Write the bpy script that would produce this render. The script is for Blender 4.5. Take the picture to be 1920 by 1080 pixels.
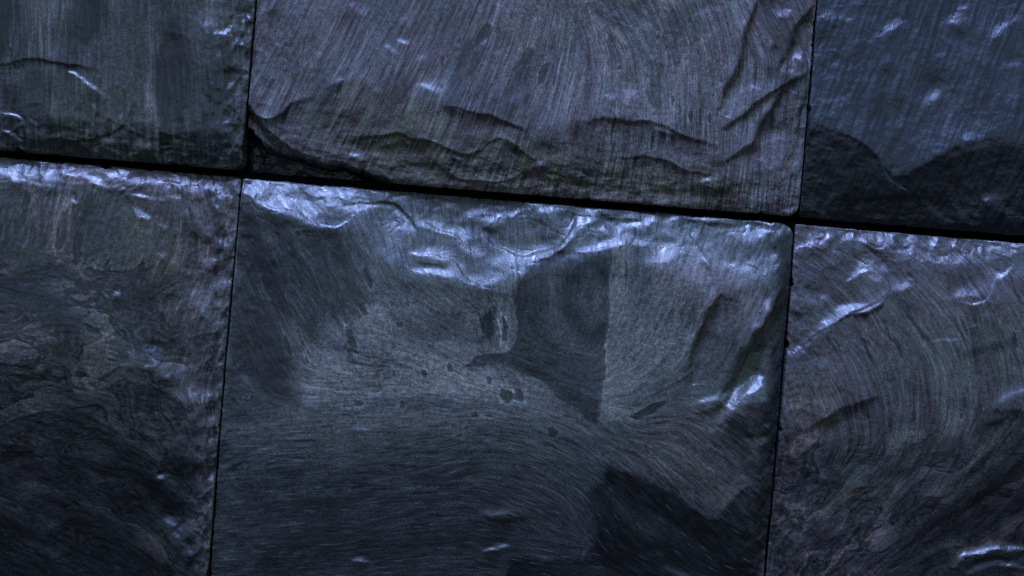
import bpy, math, numpy as np

# ------------------------------------------------------------------ camera, sky, sun, exposure
SC = bpy.context.scene
for o in list(bpy.data.objects):
    bpy.data.objects.remove(o)
PX = 0.0004                      # metres of wall per photograph pixel (photograph is 1920 px wide)
ROLL = math.radians(4.75)        # the camera is held slightly rotated against the courses of stone

cam_d = bpy.data.cameras.new("camera")
cam_d.lens = 55.0
cam_d.sensor_width = 36.0
cam_d.clip_start = 0.02
cam_d.clip_end = 200.0
cam = bpy.data.objects.new("camera", cam_d)
SC.collection.objects.link(cam)
DIST = 1920 * PX * cam_d.lens / cam_d.sensor_width
cam.location = (0.0, -DIST, 0.0)
cam.rotation_mode = 'XYZ'
cam.rotation_euler = (math.radians(90), -ROLL, 0.0)
SC.camera = cam

SUN_ELEV = math.radians(66)
SUN_AZ = math.radians(-26)        # slightly to the left, in front of the wall
world = bpy.data.worlds.new("World")
SC.world = world
world.use_nodes = True
wn = world.node_tree
bgn = wn.nodes["Background"]
sky = wn.nodes.new("ShaderNodeTexSky")
sky.sky_type = 'NISHITA'
sky.sun_disc = False
sky.sun_elevation = SUN_ELEV
sky.sun_rotation = math.radians(180) + SUN_AZ
sky.air_density = 1.2
sky.dust_density = 0.1
sky.ozone_density = 3.0
wn.links.new(sky.outputs[0], bgn.inputs[0])
bgn.inputs[1].default_value = 0.05

sun_d = bpy.data.lights.new("sun", 'SUN')
sun_d.energy = 4.5
sun_d.angle = math.radians(26)
sun_d.color = (0.34, 0.47, 1.0)
sun = bpy.data.objects.new("sun", sun_d)
SC.collection.objects.link(sun)
from mathutils import Vector
sdir = Vector((math.sin(SUN_AZ) * math.cos(SUN_ELEV), -math.cos(SUN_AZ) * math.cos(SUN_ELEV), math.sin(SUN_ELEV)))
sun.rotation_euler = sdir.to_track_quat('Z', 'Y').to_euler()

SC.view_settings.view_transform = 'Standard'
SC.view_settings.look = 'None'
SC.view_settings.gamma = 1.0
SC.view_settings.exposure = 0.35
SC.render.film_transparent = False
SC.cycles.use_denoising = False      # keep the stone grain crisp
SC.cycles.filter_width = 1.0
SC.cycles.max_bounces = 3

# ------------------------------------------------------------------ small numpy toolkit
CA, SA = math.cos(ROLL), math.sin(ROLL)
def W(p):                        # photograph pixel -> wall axes (s right, t down), still in pixels
    u, v = p[0] - 960.0, p[1] - 540.0
    return (CA * u + SA * v, -SA * u + CA * v)

_tab = {}
def perlin(x, y, seed=0):
    if seed not in _tab:
        r = np.random.RandomState(abs(seed) + 11)
        a = r.rand(256) * 2 * np.pi
        _tab[seed] = (r.permutation(256), np.cos(a).astype(np.float32), np.sin(a).astype(np.float32))
    P, gx, gy = _tab[seed]
    xi = np.floor(x).astype(np.int32); yi = np.floor(y).astype(np.int32)
    xf = (x - xi).astype(np.float32); yf = (y - yi).astype(np.float32)
    u = xf * xf * xf * (xf * (xf * 6 - 15) + 10); v = yf * yf * yf * (yf * (yf * 6 - 15) + 10)
    def g(dx, dy):
        h = P[(P[(xi + dx) & 255] + yi + dy) & 255]
        return gx[h] * (xf - dx) + gy[h] * (yf - dy)
    a = g(0, 0); b = g(1, 0); c = g(0, 1); d = g(1, 1)
    return (a + u * (b - a) + v * ((c + u * (d - c)) - (a + u * (b - a)))) * 1.5

def fbm(x, y, wl, octv=3, seed=0, gain=0.5):
    r = 0; a = 1.0; f = 1.0 / wl
    for i in range(octv):
        r = r + a * perlin(x * f + 7.3 * i, y * f - 3.1 * i, seed + i)
        a *= gain; f *= 2.03
    return r

def cells(x, y, seed=0):
    """distance to nearest and to second nearest feature point, and a value per cell"""
    r = np.random.RandomState(seed + 77)
    jx = r.rand(64, 64).astype(np.float32); jy = r.rand(64, 64).astype(np.float32); cv = r.rand(64, 64).astype(np.float32)
    xi = np.floor(x).astype(np.int32); yi = np.floor(y).astype(np.int32)
    f1 = np.full(x.shape, 9.0, np.float32); f2 = f1.copy(); val = np.zeros_like(f1)
    for dx in (-1, 0, 1):
        for dy in (-1, 0, 1):
            a, b = (xi + dx) & 63, (yi + dy) & 63
            d = np.hypot(xi + dx + jx[a, b] - x, yi + dy + jy[a, b] - y).astype(np.float32)
            n = d < f1
            f2 = np.where(n, f1, np.minimum(f2, d)); val = np.where(n, cv[a, b], val); f1 = np.where(n, d, f1)
    return f1, f2, val

def sst(a, b, x):
    t = np.clip((x - a) / (b - a), 0, 1)
    return t * t * (3 - 2 * t)

def blur(a, n=1):
    for _ in range(n):
        p = np.pad(a, 1, mode='edge')
        a = (p[:-2, 1:-1] + p[2:, 1:-1] + 2 * p[1:-1, 1:-1]) / 4
        p = np.pad(a, 1, mode='edge')
        a = (p[1:-1, :-2] + p[1:-1, 2:] + 2 * p[1:-1, 1:-1]) / 4
    return a

def spline(pts, n=6):
    if len(pts) < 3:
        return pts
    q = [pts[0]] + list(pts) + [pts[-1]]
    out = []
    for i in range(1, len(q) - 2):
        p0, p1, p2, p3 = [np.array(z, float) for z in q[i - 1:i + 3]]
        for k in range(n):
            t = k / n
            out.append(tuple(0.5 * (2 * p1 + (p2 - p0) * t + (2 * p0 - 5 * p1 + 4 * p2 - p3) * t * t + (3 * p1 - p0 - 3 * p2 + p3) * t ** 3)))
    out.append(tuple(pts[-1]))
    return out

STEP = 1.5
PAD = 70
class Field:
    """regular raster in wall axes covering the part of one stone that is near the picture"""
    def __init__(self, s0, s1, t0, t1, seed):
        self.rect = (s0, s1, t0, t1); self.seed = seed
        a, b = max(s0, -1030), min(s1, 1030); c, d = max(t0, -650), min(t1, 650)
        self.core = (a, b, c, d)
        self.a = a - PAD; self.c = c - PAD
        self.nx = int((b - a + 2 * PAD) / STEP) + 1; self.ny = int((d - c + 2 * PAD) / STEP) + 1
        xs = self.a + np.arange(self.nx) * STEP; ys = self.c + np.arange(self.ny) * STEP
        self.X, self.Y = np.meshgrid(xs, ys)
        self.X = self.X.astype(np.float32); self.Y = self.Y.astype(np.float32)
        # domain warp so that drawn outlines come out like broken stone
        self.WX = self.X + 5.5 * fbm(self.X, self.Y, 55, 4, seed + 100)
        self.WY = self.Y + 5.5 * fbm(self.X, self.Y, 55, 4, seed + 200)
        self.S = np.zeros_like(self.X); self.T = np.zeros_like(self.X); self.H = np.zeros_like(self.X)
        self.U = 960 + CA * self.X - SA * self.Y          # photograph pixel of every raster point
        self.V = 540 + SA * self.X + CA * self.Y
    def win(self, pts, r):
        xs = [p[0] for p in pts]; ys = [p[1] for p in pts]
        i0 = max(0, int((min(xs) - r - self.a) / STEP)); i1 = min(self.nx, int((max(xs) + r - self.a) / STEP) + 2)
        j0 = max(0, int((min(ys) - r - self.c) / STEP)); j1 = min(self.ny, int((max(ys) + r - self.c) / STEP) + 2)
        return (slice(j0, j1), slice(i0, i1)) if i1 > i0 and j1 > j0 else None
    def line(self, pts, width, taper=True, smooth=True, widen=None):
        """returns window, unsigned distance, side sign, fraction along"""
        q = [W(p) for p in pts]
        if smooth: q = spline(q)
        w = self.win(q, width * 3.2 + 8)
        if w is None: return None
        x = self.WX[w]; y = self.WY[w]
        best = np.full(x.shape, 1e9, np.float32); side = np.ones_like(best); frac = np.zeros_like(best)
        L = [0.0]
        for i in range(len(q) - 1): L.append(L[-1] + math.hypot(q[i + 1][0] - q[i][0], q[i + 1][1] - q[i][1]) + 1e-6)
        for i in range(len(q) - 1):
            ax, ay = q[i]; bx, by = q[i + 1]; dx, dy = bx - ax, by - ay; l2 = dx * dx + dy * dy + 1e-9
            t = np.clip(((x - ax) * dx + (y - ay) * dy) / l2, 0, 1)
            ex = x - ax - t * dx; ey = y - ay - t * dy
            d = np.hypot(ex, ey); n = d < best
            best = np.where(n, d, best); side = np.where(n, np.sign(dx * ey - dy * ex), side)
            frac = np.where(n, (L[i] + t * (L[i + 1] - L[i])) / L[-1], frac)
        return w, best, side, frac
    def stroke(self, arr, pts, width, amp, taper=True):
        if len(pts) == 1: return self.blob(arr, pts[0], width, width, 0, amp)
        r = self.line(pts, width)
        if r is None: return
        w, d, sd, f = r
        e = np.clip(np.sin(np.clip(f, 0.0, 1) * np.pi), 0, 1) ** 0.45 if taper else 1.0
        wd = width * (0.45 + 0.55 * e) * (1 + 0.35 * perlin(self.X[w] / 23, self.Y[w] / 23, self.seed + 5))
        am = 1 + 0.75 * perlin(self.X[w] / 31 + 9, self.Y[w] / 31, self.seed + 6)
        if arr is self.S:
            q = [W(p) for p in pts]
            low = sd * (1 if q[-1][0] >= q[0][0] else -1)
            if amp < 0: d = d * np.where(low > 0, 0.42, 1.7)       # crisp lip, shade dying out below it
            elif width > 3: d = d * np.where(low > 0, 1.5, 0.72)   # broad upper side, crisp lower lip
        arr[w] += amp * np.exp(-(d / wd) ** 2) * e * am
    def step(self, pts, width, amp, reach):
        """broken flake edge: the side on the LEFT of travel (seen in the photo) stands amp px higher, dying out over reach"""
        r = self.line(pts, reach)
        if r is None: return
        w, d, sd, f = r
        e = np.clip(np.sin(np.clip(f, 0, 1) * np.pi), 0, 1) ** 0.4
        s = -d * sd
        self.H[w] += amp * e * sst(-width, width, s) * np.exp(-(np.maximum(s, 0) / reach) ** 1.3)
    def blob(self, arr, c, rx, ry, rot, amp, p=2.0):
        cx, cy = W(c)
        w = self.win([(cx, cy)], max(rx, ry) * 2.5 + 8)
        if w is None: return
        a = math.radians(rot) - ROLL
        x = self.WX[w] - cx; y = self.WY[w] - cy
        u = x * math.cos(a) + y * math.sin(a); v = -x * math.sin(a) + y * math.cos(a)
        arr[w] += amp * np.exp(-(np.sqrt((u / rx) ** 2 + (v / ry) ** 2)) ** p)
    def poly(self, pts, soft, smooth=False, warp=1.0):
        """soft mask 0..1 of a polygon drawn in photograph pixels"""
        q = [W(p) for p in pts]
        if smooth: q = spline(q + [q[0]], 4)
        x = self.X + (self.WX - self.X) * warp; y = self.Y + (self.WY - self.Y) * warp
        best = np.full(x.shape, 1e9, np.float32); ins = np.zeros(x.shape, bool)
        n = len(q)
        for i in range(n):
            ax, ay = q[i]; bx, by = q[(i + 1) % n]; dx, dy = bx - ax, by - ay; l2 = dx * dx + dy * dy + 1e-9
            t = np.clip(((x - ax) * dx + (y - ay) * dy) / l2, 0, 1)
            best = np.minimum(best, np.hypot(x - ax - t * dx, y - ay - t * dy))
            if abs(dy) > 1e-9:
                ins ^= ((ay > y) != (by > y)) & (x < dx * (y - ay) / dy + ax)
        sd = np.where(ins, best, -best) + (0.9 if soft < 4 else 3.5) * fbm(x, y, 15, 3, self.seed + 7)
        return sst(-soft, soft, sd)
    def solve(self, lam=0.35):
        """the surface whose downward and sideways slopes come closest to S and T"""
        ky = 2 * np.pi * np.fft.fftfreq(self.ny)[:, None]; kx = 2 * np.pi * np.fft.rfftfreq(self.nx)[None, :]
        m = np.ones_like(self.X); n = 30
        ram = sst(0, n, np.arange(n))
        m[:n] *= ram[:, None]; m[-n:] *= ram[::-1][:, None]; m[:, :n] *= ram; m[:, -n:] *= ram[::-1]
        FS = np.fft.rfft2(self.S * m); FT = np.fft.rfft2(self.T * m)
        den = ky ** 2 + lam * kx ** 2 + (2 * np.pi / 900.0) ** 2
        h = np.fft.irfft2((-1j * ky * FS - 1j * lam * kx * FT) / den, s=self.X.shape)
        return (h * STEP).astype(np.float32)
    def flow(self, ctrl):
        """direction field from (u, v, angle in degrees, reach); angle measured anticlockwise from right as seen"""
        c2 = np.zeros_like(self.X); s2 = np.zeros_like(self.X)
        for (u, v, a, r) in ctrl:
            x, y = W((u, v)); d2 = (self.WX - x) ** 2 + (self.WY - y) ** 2
            w = np.exp(-d2 / (2 * r * r)) + 3e-3 / (1 + d2 / 1e4)
            an = -math.radians(a) - ROLL
            c2 += w * math.cos(2 * an); s2 += w * math.sin(2 * an)
        an = 0.5 * np.arctan2(s2, c2)
        an = an + (0.22 if self.seed == 67 else 0.11) * fbm(self.X, self.Y, 70, 3, self.seed + 40)
        self.dx = np.cos(an); self.dy = np.sin(an)
    def lic(self, srcs, n=22, st=1.15):
        acc = [s.copy() for s in srcs]; tot = 1.0
        J, I = np.mgrid[0:self.ny, 0:self.nx].astype(np.float32)
        for sg in (1.0, -1.0):
            x = I.copy(); y = J.copy(); px = self.dx * sg; py = self.dy * sg
            for k in range(n):
                x += px * st; y += py * st
                ii = np.clip(x, 0, self.nx - 1).astype(np.int32); jj = np.clip(y, 0, self.ny - 1).astype(np.int32)
                idx = jj * self.nx + ii
                nx_ = self.dx.ravel()[idx]; ny_ = self.dy.ravel()[idx]
                f = np.where(nx_ * px + ny_ * py < 0, -1.0, 1.0).astype(np.float32)
                px = nx_ * f; py = ny_ * f
                w = 0.5 + 0.5 * math.cos(math.pi * (k + 1) / (n + 1))
                for q, s in enumerate(srcs): acc[q] += w * s.ravel()[idx]
                if sg > 0: tot += 2 * w
        return [a / tot for a in acc]

def nrm(a):
    return (a - a.mean()) / (a.std() + 1e-9)

# ------------------------------------------------------------------ what each stone looks like
# 'up'   strokes whose surface faces up (they catch the sky); negative = faces down
# 'side' strokes whose surface rises to the right (negative: falls to the right)
STONES = {}
STONES['UL'] = dict(
    rect=(-1571, -523.3, -1083, -177), corner=(8, 6, 26, 8), seed=3, lift=13, tex=(0.9, 0.25),
    flow=[(60, 100, 88, 160), (250, 100, 92, 140), (420, 100, 97, 70), (430, 250, 88, 60), (0, 280, 80, 90)],
    up=[
        ([(-30, 138), (0, 132), (50, 120), (100, 119), (140, 126), (190, 135)], 4, -0.45),
        ([(128, 134), (165, 155), (210, 192)], 3.2, 0.75), ([(175, 195), (192, 212)], 2.2, 0.5),
        ([(0, 212), (30, 217), (48, 232), (54, 248)], 3, 0.7), ([(8, 243), (28, 252), (46, 265)], 2.6, 0.65),
        ([(58, 222), (78, 234)], 3, 0.4), ([(220, 231), (238, 214), (262, 180)], 3, 0.5), ([(247, 240), (258, 252)], 2.4, 0.8),
        ([(375, 22), (384, 45), (397, 68)], 6, 0.5), ([(397, 70), (418, 66), (440, 70)], 5, 0.9), ([(425, 52), (436, 58)], 7, 0.6),
        ([(412, 108)], 6, 0.6), ([(450, 25), (458, 45)], 8, 0.3), ([(388, 185), (392, 215)], 5, 0.35),
        ([(425, 190), (432, 198)], 6, 0.5), ([(430, 240), (440, 255), (448, 268)], 5, 0.5), ([(415, 0), (425, 4)], 6, 0.6),
        ([(424, 205), (436, 212)], 6, -0.6), ([(440, 120), (455, 135)], 5, -0.4),
        ([(180, 282), (200, 270), (215, 277)], 7, 0.42), ([(0, 262), (100, 272), (240, 282), (420, 305)], 11, -0.5),
        ([(285, 278), (320, 276), (350, 280)], 2.5, 0.4), ([(285, 292), (330, 288), (365, 296)], 3, 0.3),
        ([(85, 232), (120, 240), (160, 250)], 2.0, -0.3),
    ],
    side=[([(395, -30), (392, 80), (398, 180), (385, 300)], 16, -0.25), ([(250, 262), (285, 270)], 4, 0.4)],
    facets=[([(-200, 235), (60, 225), (240, 245), (440, 255), (440, 320), (-200, 290)], 14, -0.30, 0),
            ([(255, 262), (284, 266), (276, 292), (250, 288)], 2, 0.38, 0.1),
            ([(-200, 135), (130, 130), (210, 195), (250, 240), (-200, 230)], 8, -0.08, 0), ([(-300, -100), (480, -100), (470, 310), (-300, 290)], 30, -0.10, 0),
            ([(390, -60), (480, -60), (462, 300), (400, 300)], 12, 0.04, -0.16)],
    steps=[([(-40, 130), (50, 117), (120, 120), (190, 134)], 2.5, 3.5, 40), ([(-20, 238), (60, 262), (180, 262), (240, 235), (266, 178)], 2, 3.5, 25),
           ([(392, 20), (388, 110), (398, 200), (420, 290)], 4, 4, 40)],
    rough=(2.6, 1.2),
)
STONES['UM'] = dict(
    rect=(-522, 525.5, -1083, -177), corner=(5, 8, 24, 6), seed=17, lift=2, tex=(1.0, 0.7),
    flow=[(520, 60, 63, 90), (700, 120, 62, 110), (850, 180, 65, 90), (560, 280, 60, 50), (500, 270, 118, 30), (1000, 180, 72, 80), (1000, 20, 75, 60), (1150, 30, 125, 60), (1270, 80, 112, 50),
          (1200, 200, 88, 80), (1370, 200, 85, 70), (1460, 60, 115, 50), (1480, 150, 70, 30), (1460, 330, 84, 60), (1100, 320, 76, 70), (800, 300, 58, 50)],
    up=[
        ([(655, 2), (670, 18), (686, 34)], 6, 0.35), ([(722, 84), (735, 97), (750, 107)], 4, 0.5), ([(742, 78), (757, 80), (768, 86)], 6, 0.5),
        ([(780, 112), (795, 117)], 6, 0.4), ([(755, 35)], 7, 0.3), ([(785, 156), (805, 163), (832, 172)], 9, 0.42), ([(925, 97), (938, 100)], 7, 0.3),
        ([(945, 187), (975, 190)], 8, 0.2), ([(1135, 178), (1148, 187)], 6, 0.4), ([(1190, 160), (1178, 185), (1172, 200)], 7, 0.25), ([(1000, 35), (1010, 45)], 7, 0.2),
        ([(625, 160), (645, 152)], 7, 0.35), ([(700, 165), (722, 174)], 7, 0.3), ([(560, 120), (578, 128)], 6, 0.35), ([(600, 105)], 6, 0.25),
        ([(492, 215), (503, 222), (516, 216)], 6, 0.3), ([(520, 258), (532, 255)], 5, 0.45),
        # undersides of the flake edges
        ([(464, 196), (483, 214), (503, 226), (530, 214), (563, 194), (600, 176)], 5, -0.55), ([(600, 172), (640, 160), (672, 148), (692, 158), (716, 176)], 5, -0.4),
        ([(827, 200), (860, 213), (923, 220), (960, 234), (990, 249)], 5.5, -0.62), ([(1095, 231), (1157, 224), (1213, 230), (1230, 247), (1285, 258), (1340, 277)], 5, -0.6),
        ([(1060, 236), (1100, 228)], 8, -0.3), ([(650, 270), (700, 268), (727, 254), (773, 255), (807, 267), (830, 278), (853, 293), (876, 295), (905, 280)], 3.6, -0.62),
        ([(700, 276), (740, 270), (790, 270), (825, 276)], 4, -0.5), ([(935, 264), (960, 277), (990, 293), (1012, 308)], 3.6, -0.6), ([(995, 265), (1030, 275), (1060, 280)], 4, -0.35),
        ([(735, 318), (767, 305), (800, 303), (830, 314), (855, 330), (940, 343), (973, 337), (1010, 320), (1030, 334), (1090, 340), (1145, 354)], 3.8, -0.66),
        ([(895, 293), (925, 306), (950, 322)], 3, -0.5), ([(1160, 300), (1190, 297), (1233, 300), (1280, 317), (1335, 334)], 4.5, -0.6), ([(1185, 346), (1240, 350), (1290, 352)], 3, -0.4),
        ([(650, 262), (652, 245)], 3, 0.35), ([(803, 258), (822, 272), (832, 280)], 2.6, 0.55), ([(948, 240), (953, 247)], 5, 0.8), ([(1008, 304), (1018, 312)], 3, 0.5),
        ([(952, 262), (982, 281)], 2, 0.35), ([(1026, 326), (1032, 334)], 2.6, 0.6), ([(940, 344), (956, 348)], 4, 0.55), ([(1080, 323), (1140, 345)], 2.2, 0.35),
        ([(650, 288), (668, 292), (682, 302)], 7, 0.95), ([(845, 292), (860, 298), (870, 299)], 2.5, 0.5),
        ([(1312, 343), (1330, 338), (1350, 342)], 5, 0.9), ([(1315, 356), (1350, 358), (1370, 352)], 5, -0.9), ([(1392, 402), (1404, 392)], 3, 0.5), ([(1480, 398), (1494, 384)], 3, 0.6),
        ([(1478, 14), (1474, 36)], 8, 0.6), ([(1494, 82), (1473, 125), (1486, 138)], 7, 0.6), ([(1405, 160), (1425, 166)], 8, 0.35), ([(1300, 25), (1340, 30)], 9, 0.25),
        ([(1500, 120), (1515, 110)], 6, 0.4), ([(1440, 100), (1438, 130)], 6, 0.25), ([(1485, 165), (1470, 195)], 8, 0.3),
        ([(1520, 20), (1505, 45)], 5, -0.6), ([(1513, 188), (1493, 208), (1453, 230), (1430, 240)], 4.5, -0.6), ([(1507, 140), (1480, 154), (1457, 168), (1413, 198), (1353, 247)], 5.5, -0.75),
        ([(1467, 167), (1447, 207), (1427, 240), (1413, 267), (1387, 287), (1355, 305)], 7, -0.85), ([(1502, 140), (1512, 150)], 8, -0.6),
        ([(1200, 372), (1330, 388), (1490, 400)], 7, -0.4), ([(700, 336), (900, 350), (1100, 366)], 5, -0.5),
    ],
    side=[([(1423, -10), (1397, 73), (1383, 133), (1363, 173), (1348, 212)], 7, -0.95), ([(1408, 0), (1385, 70), (1370, 130), (1350, 165)], 9, 0.3), ([(1527, 10), (1500, 47), (1480, 100), (1460, 130)], 7, -1.0),
          ([(1447, 83), (1450, 133), (1457, 145)], 5.5, -0.95), ([(1467, 167), (1447, 207), (1427, 240), (1413, 267)], 8, -0.9), ([(1450, 10), (1445, 60), (1435, 100)], 10, 0.45), ([(1505, 80), (1490, 130), (1475, 200)], 8, 0.45), ([(1507, 140), (1457, 168), (1413, 198), (1353, 247)], 7, -0.6), ([(1520, -20), (1512, 120), (1500, 250)], 7, -0.5),
          ([(1495, 215), (1480, 300), (1475, 380)], 10, -0.3)],
    facets=[([(466, 205), (503, 224), (563, 192), (640, 160), (672, 148), (700, 160), (740, 178), (827, 202), (923, 222), (990, 248), (1095, 236), (1213, 232), (1285, 258), (1345, 280), (1360, 310), (1500, 240), (1500, 410), (440, 325)], 10, -0.10, 0),
            ([(650, 268), (727, 255), (807, 268), (876, 297), (960, 277), (1012, 308), (1160, 302), (1280, 318), (1340, 336), (1495, 350), (1495, 410), (600, 335)], 6, -0.09, 0),
            ([(455, -60), (520, -60), (495, 210), (452, 210)], 16, 0.03, 0.16)],
    steps=[([(464, 196), (503, 224), (563, 192)], 2.5, 4.0, 60), ([(827, 200), (923, 220), (995, 250)], 2.5, 5, 40), ([(1090, 230), (1213, 230), (1285, 258), (1345, 280)], 2.5, 5, 45),
           ([(650, 268), (727, 254), (807, 267), (876, 295), (933, 263), (1012, 308)], 1.8, 3.5, 22), ([(735, 318), (800, 303), (853, 330), (940, 343), (1010, 320), (1145, 354)], 1.6, 3.5, 18), ([(1160, 300), (1233, 300), (1335, 334)], 1.8, 3.5, 25)],
    rough=(1.6, 0.9),
)
STONES['UR'] = dict(
    rect=(526.8, 1572, -1083, -177), corner=(4, 8, 8, 8), seed=29, lift=-4, tex=(0.45, 0.05),
    flow=[(1600, 60, 66, 150), (1800, 100, 68, 150), (1700, 330, 60, 100)],
    up=[
        ([(1538, 28), (1570, 36), (1602, 36)], 8, 0.32), ([(1640, 68), (1672, 52), (1705, 34)], 8, 0.34), ([(1585, 85), (1620, 72)], 9, 0.2),
        ([(1772, 42), (1790, 36), (1812, 34)], 9, 0.4), ([(1792, 20), (1830, 10)], 8, 0.3), ([(1726, 208), (1742, 190), (1762, 168)], 10, 0.5),
        ([(1628, 232), (1642, 236)], 8, 0.3), ([(1680, 232), (1697, 228)], 8, 0.32), ([(1845, 85), (1880, 50), (1915, 28)], 9, 0.42), ([(1862, 62), (1875, 70)], 8, 0.2),
        ([(1880, 128), (1920, 118)], 9, 0.3), ([(1760, 100), (1775, 105)], 8, 0.22), ([(1870, 185), (1895, 180)], 9, 0.26), ([(1560, 140), (1578, 152)], 9, 0.16), ([(1800, 265), (1835, 255)], 8, 0.25),
        ([(1640, 130), (1680, 118)], 9, -0.3), ([(1790, 58), (1830, 50)], 10, -0.3), ([(1740, 150), (1770, 130)], 10, -0.22), ([(1820, 110), (1850, 140)], 12, -0.25), ([(1655, 200), (1700, 180)], 14, -0.2),
        ([(1563, 250), (1600, 263), (1633, 290), (1657, 315), (1675, 333)], 4.5, -0.35), ([(1675, 333), (1700, 330), (1747, 300), (1800, 280)], 5, -0.3),
        ([(1658, 318), (1663, 330), (1672, 344)], 3, 1.0), ([(1672, 344), (1690, 354), (1708, 360)], 1.8, 0.5), ([(1545, 280), (1562, 286)], 2.2, 0.35),
        ([(1560, 355), (1620, 372), (1700, 368), (1780, 385)], 5, -0.5), ([(1840, 380), (1860, 372), (1880, 378)], 6, 0.45), ([(1845, 410), (1870, 412), (1885, 400)], 7, -0.6),
        ([(1500, 392), (1650, 412), (1800, 424), (1960, 436)], 12, -0.55), ([(1780, 345), (1850, 312), (1920, 300)], 3, -0.3),
    ],
    side=[([(1838, 400), (1842, 380)], 5, 0.6), ([(1885, 395), (1890, 380)], 5, -0.6)],
    facets=[([(1500, 230), (1563, 250), (1600, 263), (1633, 290), (1675, 334), (1700, 331), (1747, 300), (1800, 280), (1863, 257), (1930, 286), (2100, 300), (2100, 470), (1480, 430)], 20, -0.42, 0)],
    steps=[([(1505, 230), (1600, 263), (1675, 334), (1747, 300), (1863, 257), (1960, 290)], 4, 2.5, 60)],
    rough=(1.8, 0.6),
)
STONES['LL'] = dict(
    rect=(-1571, -523.3, -166, 800), corner=(8, 10, 8, 8), seed=41, lift=7, tex=(0.7, 1.0),
    flow=[(60, 400, 80, 60), (160, 420, 78, 60), (280, 400, 72, 60), (380, 400, 115, 50), (100, 520, 170, 60), (100, 620, 178, 90), (260, 600, 100, 40), (330, 500, 62, 50), (200, 760, 165, 90),
          (120, 900, 160, 90), (260, 950, 135, 80), (360, 640, 70, 50), (370, 850, 95, 60), (100, 1050, 155, 90), (30, 330, 175, 50), (250, 330, 172, 50)],
    up=[
        ([(-40, 316), (0, 318), (18, 326), (34, 334)], 7, 0.6), ([(90, 316), (130, 322), (165, 332), (200, 346)], 5, 0.5), ([(228, 332), (260, 343), (312, 340)], 5, 0.5), ([(60, 345), (90, 350), (120, 360)], 5, 0.35),
        ([(330, 326), (345, 336), (372, 352)], 6, 0.6), ([(360, 332), (378, 342), (388, 350)], 11, 0.7), ([(400, 348), (415, 366), (430, 384)], 9, 0.7), ([(150, 305), (250, 314), (330, 320)], 4, 0.4), ([(30, 300), (90, 306)], 4, 0.4),
        ([(235, 362), (262, 366), (292, 372)], 4, 0.45), ([(246, 384), (254, 398), (268, 404), (284, 409)], 5, 0.8), ([(135, 370), (148, 384)], 4, 0.3), ([(350, 366), (356, 392), (378, 408)], 6, 0.6), ([(378, 410), (374, 424), (368, 438)], 6, 0.7),
        ([(398, 376), (412, 392), (434, 400)], 6, 0.65), ([(407, 410), (420, 418), (434, 428)], 5, 0.8), ([(415, 445), (420, 470)], 6, 0.4), ([(395, 480), (402, 500)], 6, 0.35), ([(297, 420), (318, 430)], 3, 0.35),
        ([(372, 540), (378, 560), (388, 580), (402, 606)], 6.5, 0.8), ([(405, 520), (412, 545)], 6, 0.3), ([(398, 608), (404, 620)], 7, 0.5), ([(295, 475), (315, 487)], 3, 0.4), ([(330, 490), (355, 520)], 4, 0.25),
        ([(282, 650), (298, 668), (314, 690), (332, 706), (352, 722)], 6.5, 0.95), ([(275, 686), (300, 690)], 3, 0.5), ([(336, 690), (352, 694)], 3, 0.7), ([(222, 548), (232, 560)], 4, 0.3),
        ([(340, 722), (352, 740), (362, 756)], 8, 0.6), ([(372, 752), (388, 744), (396, 728)], 7, 0.5), ([(366, 770), (376, 776)], 8, 0.45), ([(388, 832), (397, 842)], 6, 0.7), ([(402, 800), (406, 780)], 6, 0.35),
        ([(304, 885), (308, 896)], 4, 0.9), ([(332, 990), (344, 1000), (350, 1006)], 8.5, 1.15), ([(308, 972), (330, 985)], 4, 0.5), ([(352, 1020), (362, 1040)], 9, 0.4), ([(390, 890), (396, 910)], 5, 0.3), ([(180, 560), (184, 600)], 2, 0.35),
        ([(283, 817), (298, 862), (310, 918), (310, 968)], 4, -0.5), ([(320, 700), (335, 716)], 4, -0.5), ([(300, 880), (320, 940), (330, 975)], 12, -0.5), ([(350, 855), (358, 900)], 6, -0.4), ([(384, 856), (370, 880)], 5, -0.5),
        ([(160, 348), (220, 356), (260, 356)], 4, -0.4), ([(325, 344), (345, 362)], 3.5, -0.5), ([(390, 440), (385, 460)], 6, -0.5), ([(404, 372), (395, 360)], 4, -0.6),
    ],
    side=[([(420, 400), (405, 600), (385, 900), (372, 1100)], 8, -0.12), ([(358, 930), (356, 1000), (366, 1040)], 6, 0.5)],
    facets=[([(-300, 285), (450, 320), (440, 372), (360, 366), (250, 352), (120, 342), (-300, 330)], 9, 0.34, 0),
            ([(345, 340), (455, 320), (420, 700), (395, 1100), (330, 1100), (300, 900), (285, 810), (275, 650), (330, 540), (365, 440)], 14, 0.16, -0.02),
            ([(-300, 620), (290, 700), (310, 1000), (400, 1130), (-300, 1130)], 150, -0.34, 0)],
    steps=[([(283, 640), (283, 817), (310, 918), (316, 985), (380, 1050)], 3, -4, 50), ([(120, 342), (230, 352), (290, 375), (345, 372), (372, 440), (330, 540), (285, 645)], 3, -3, 40)],
    rough=(2.2, 0.7),
)
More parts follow.
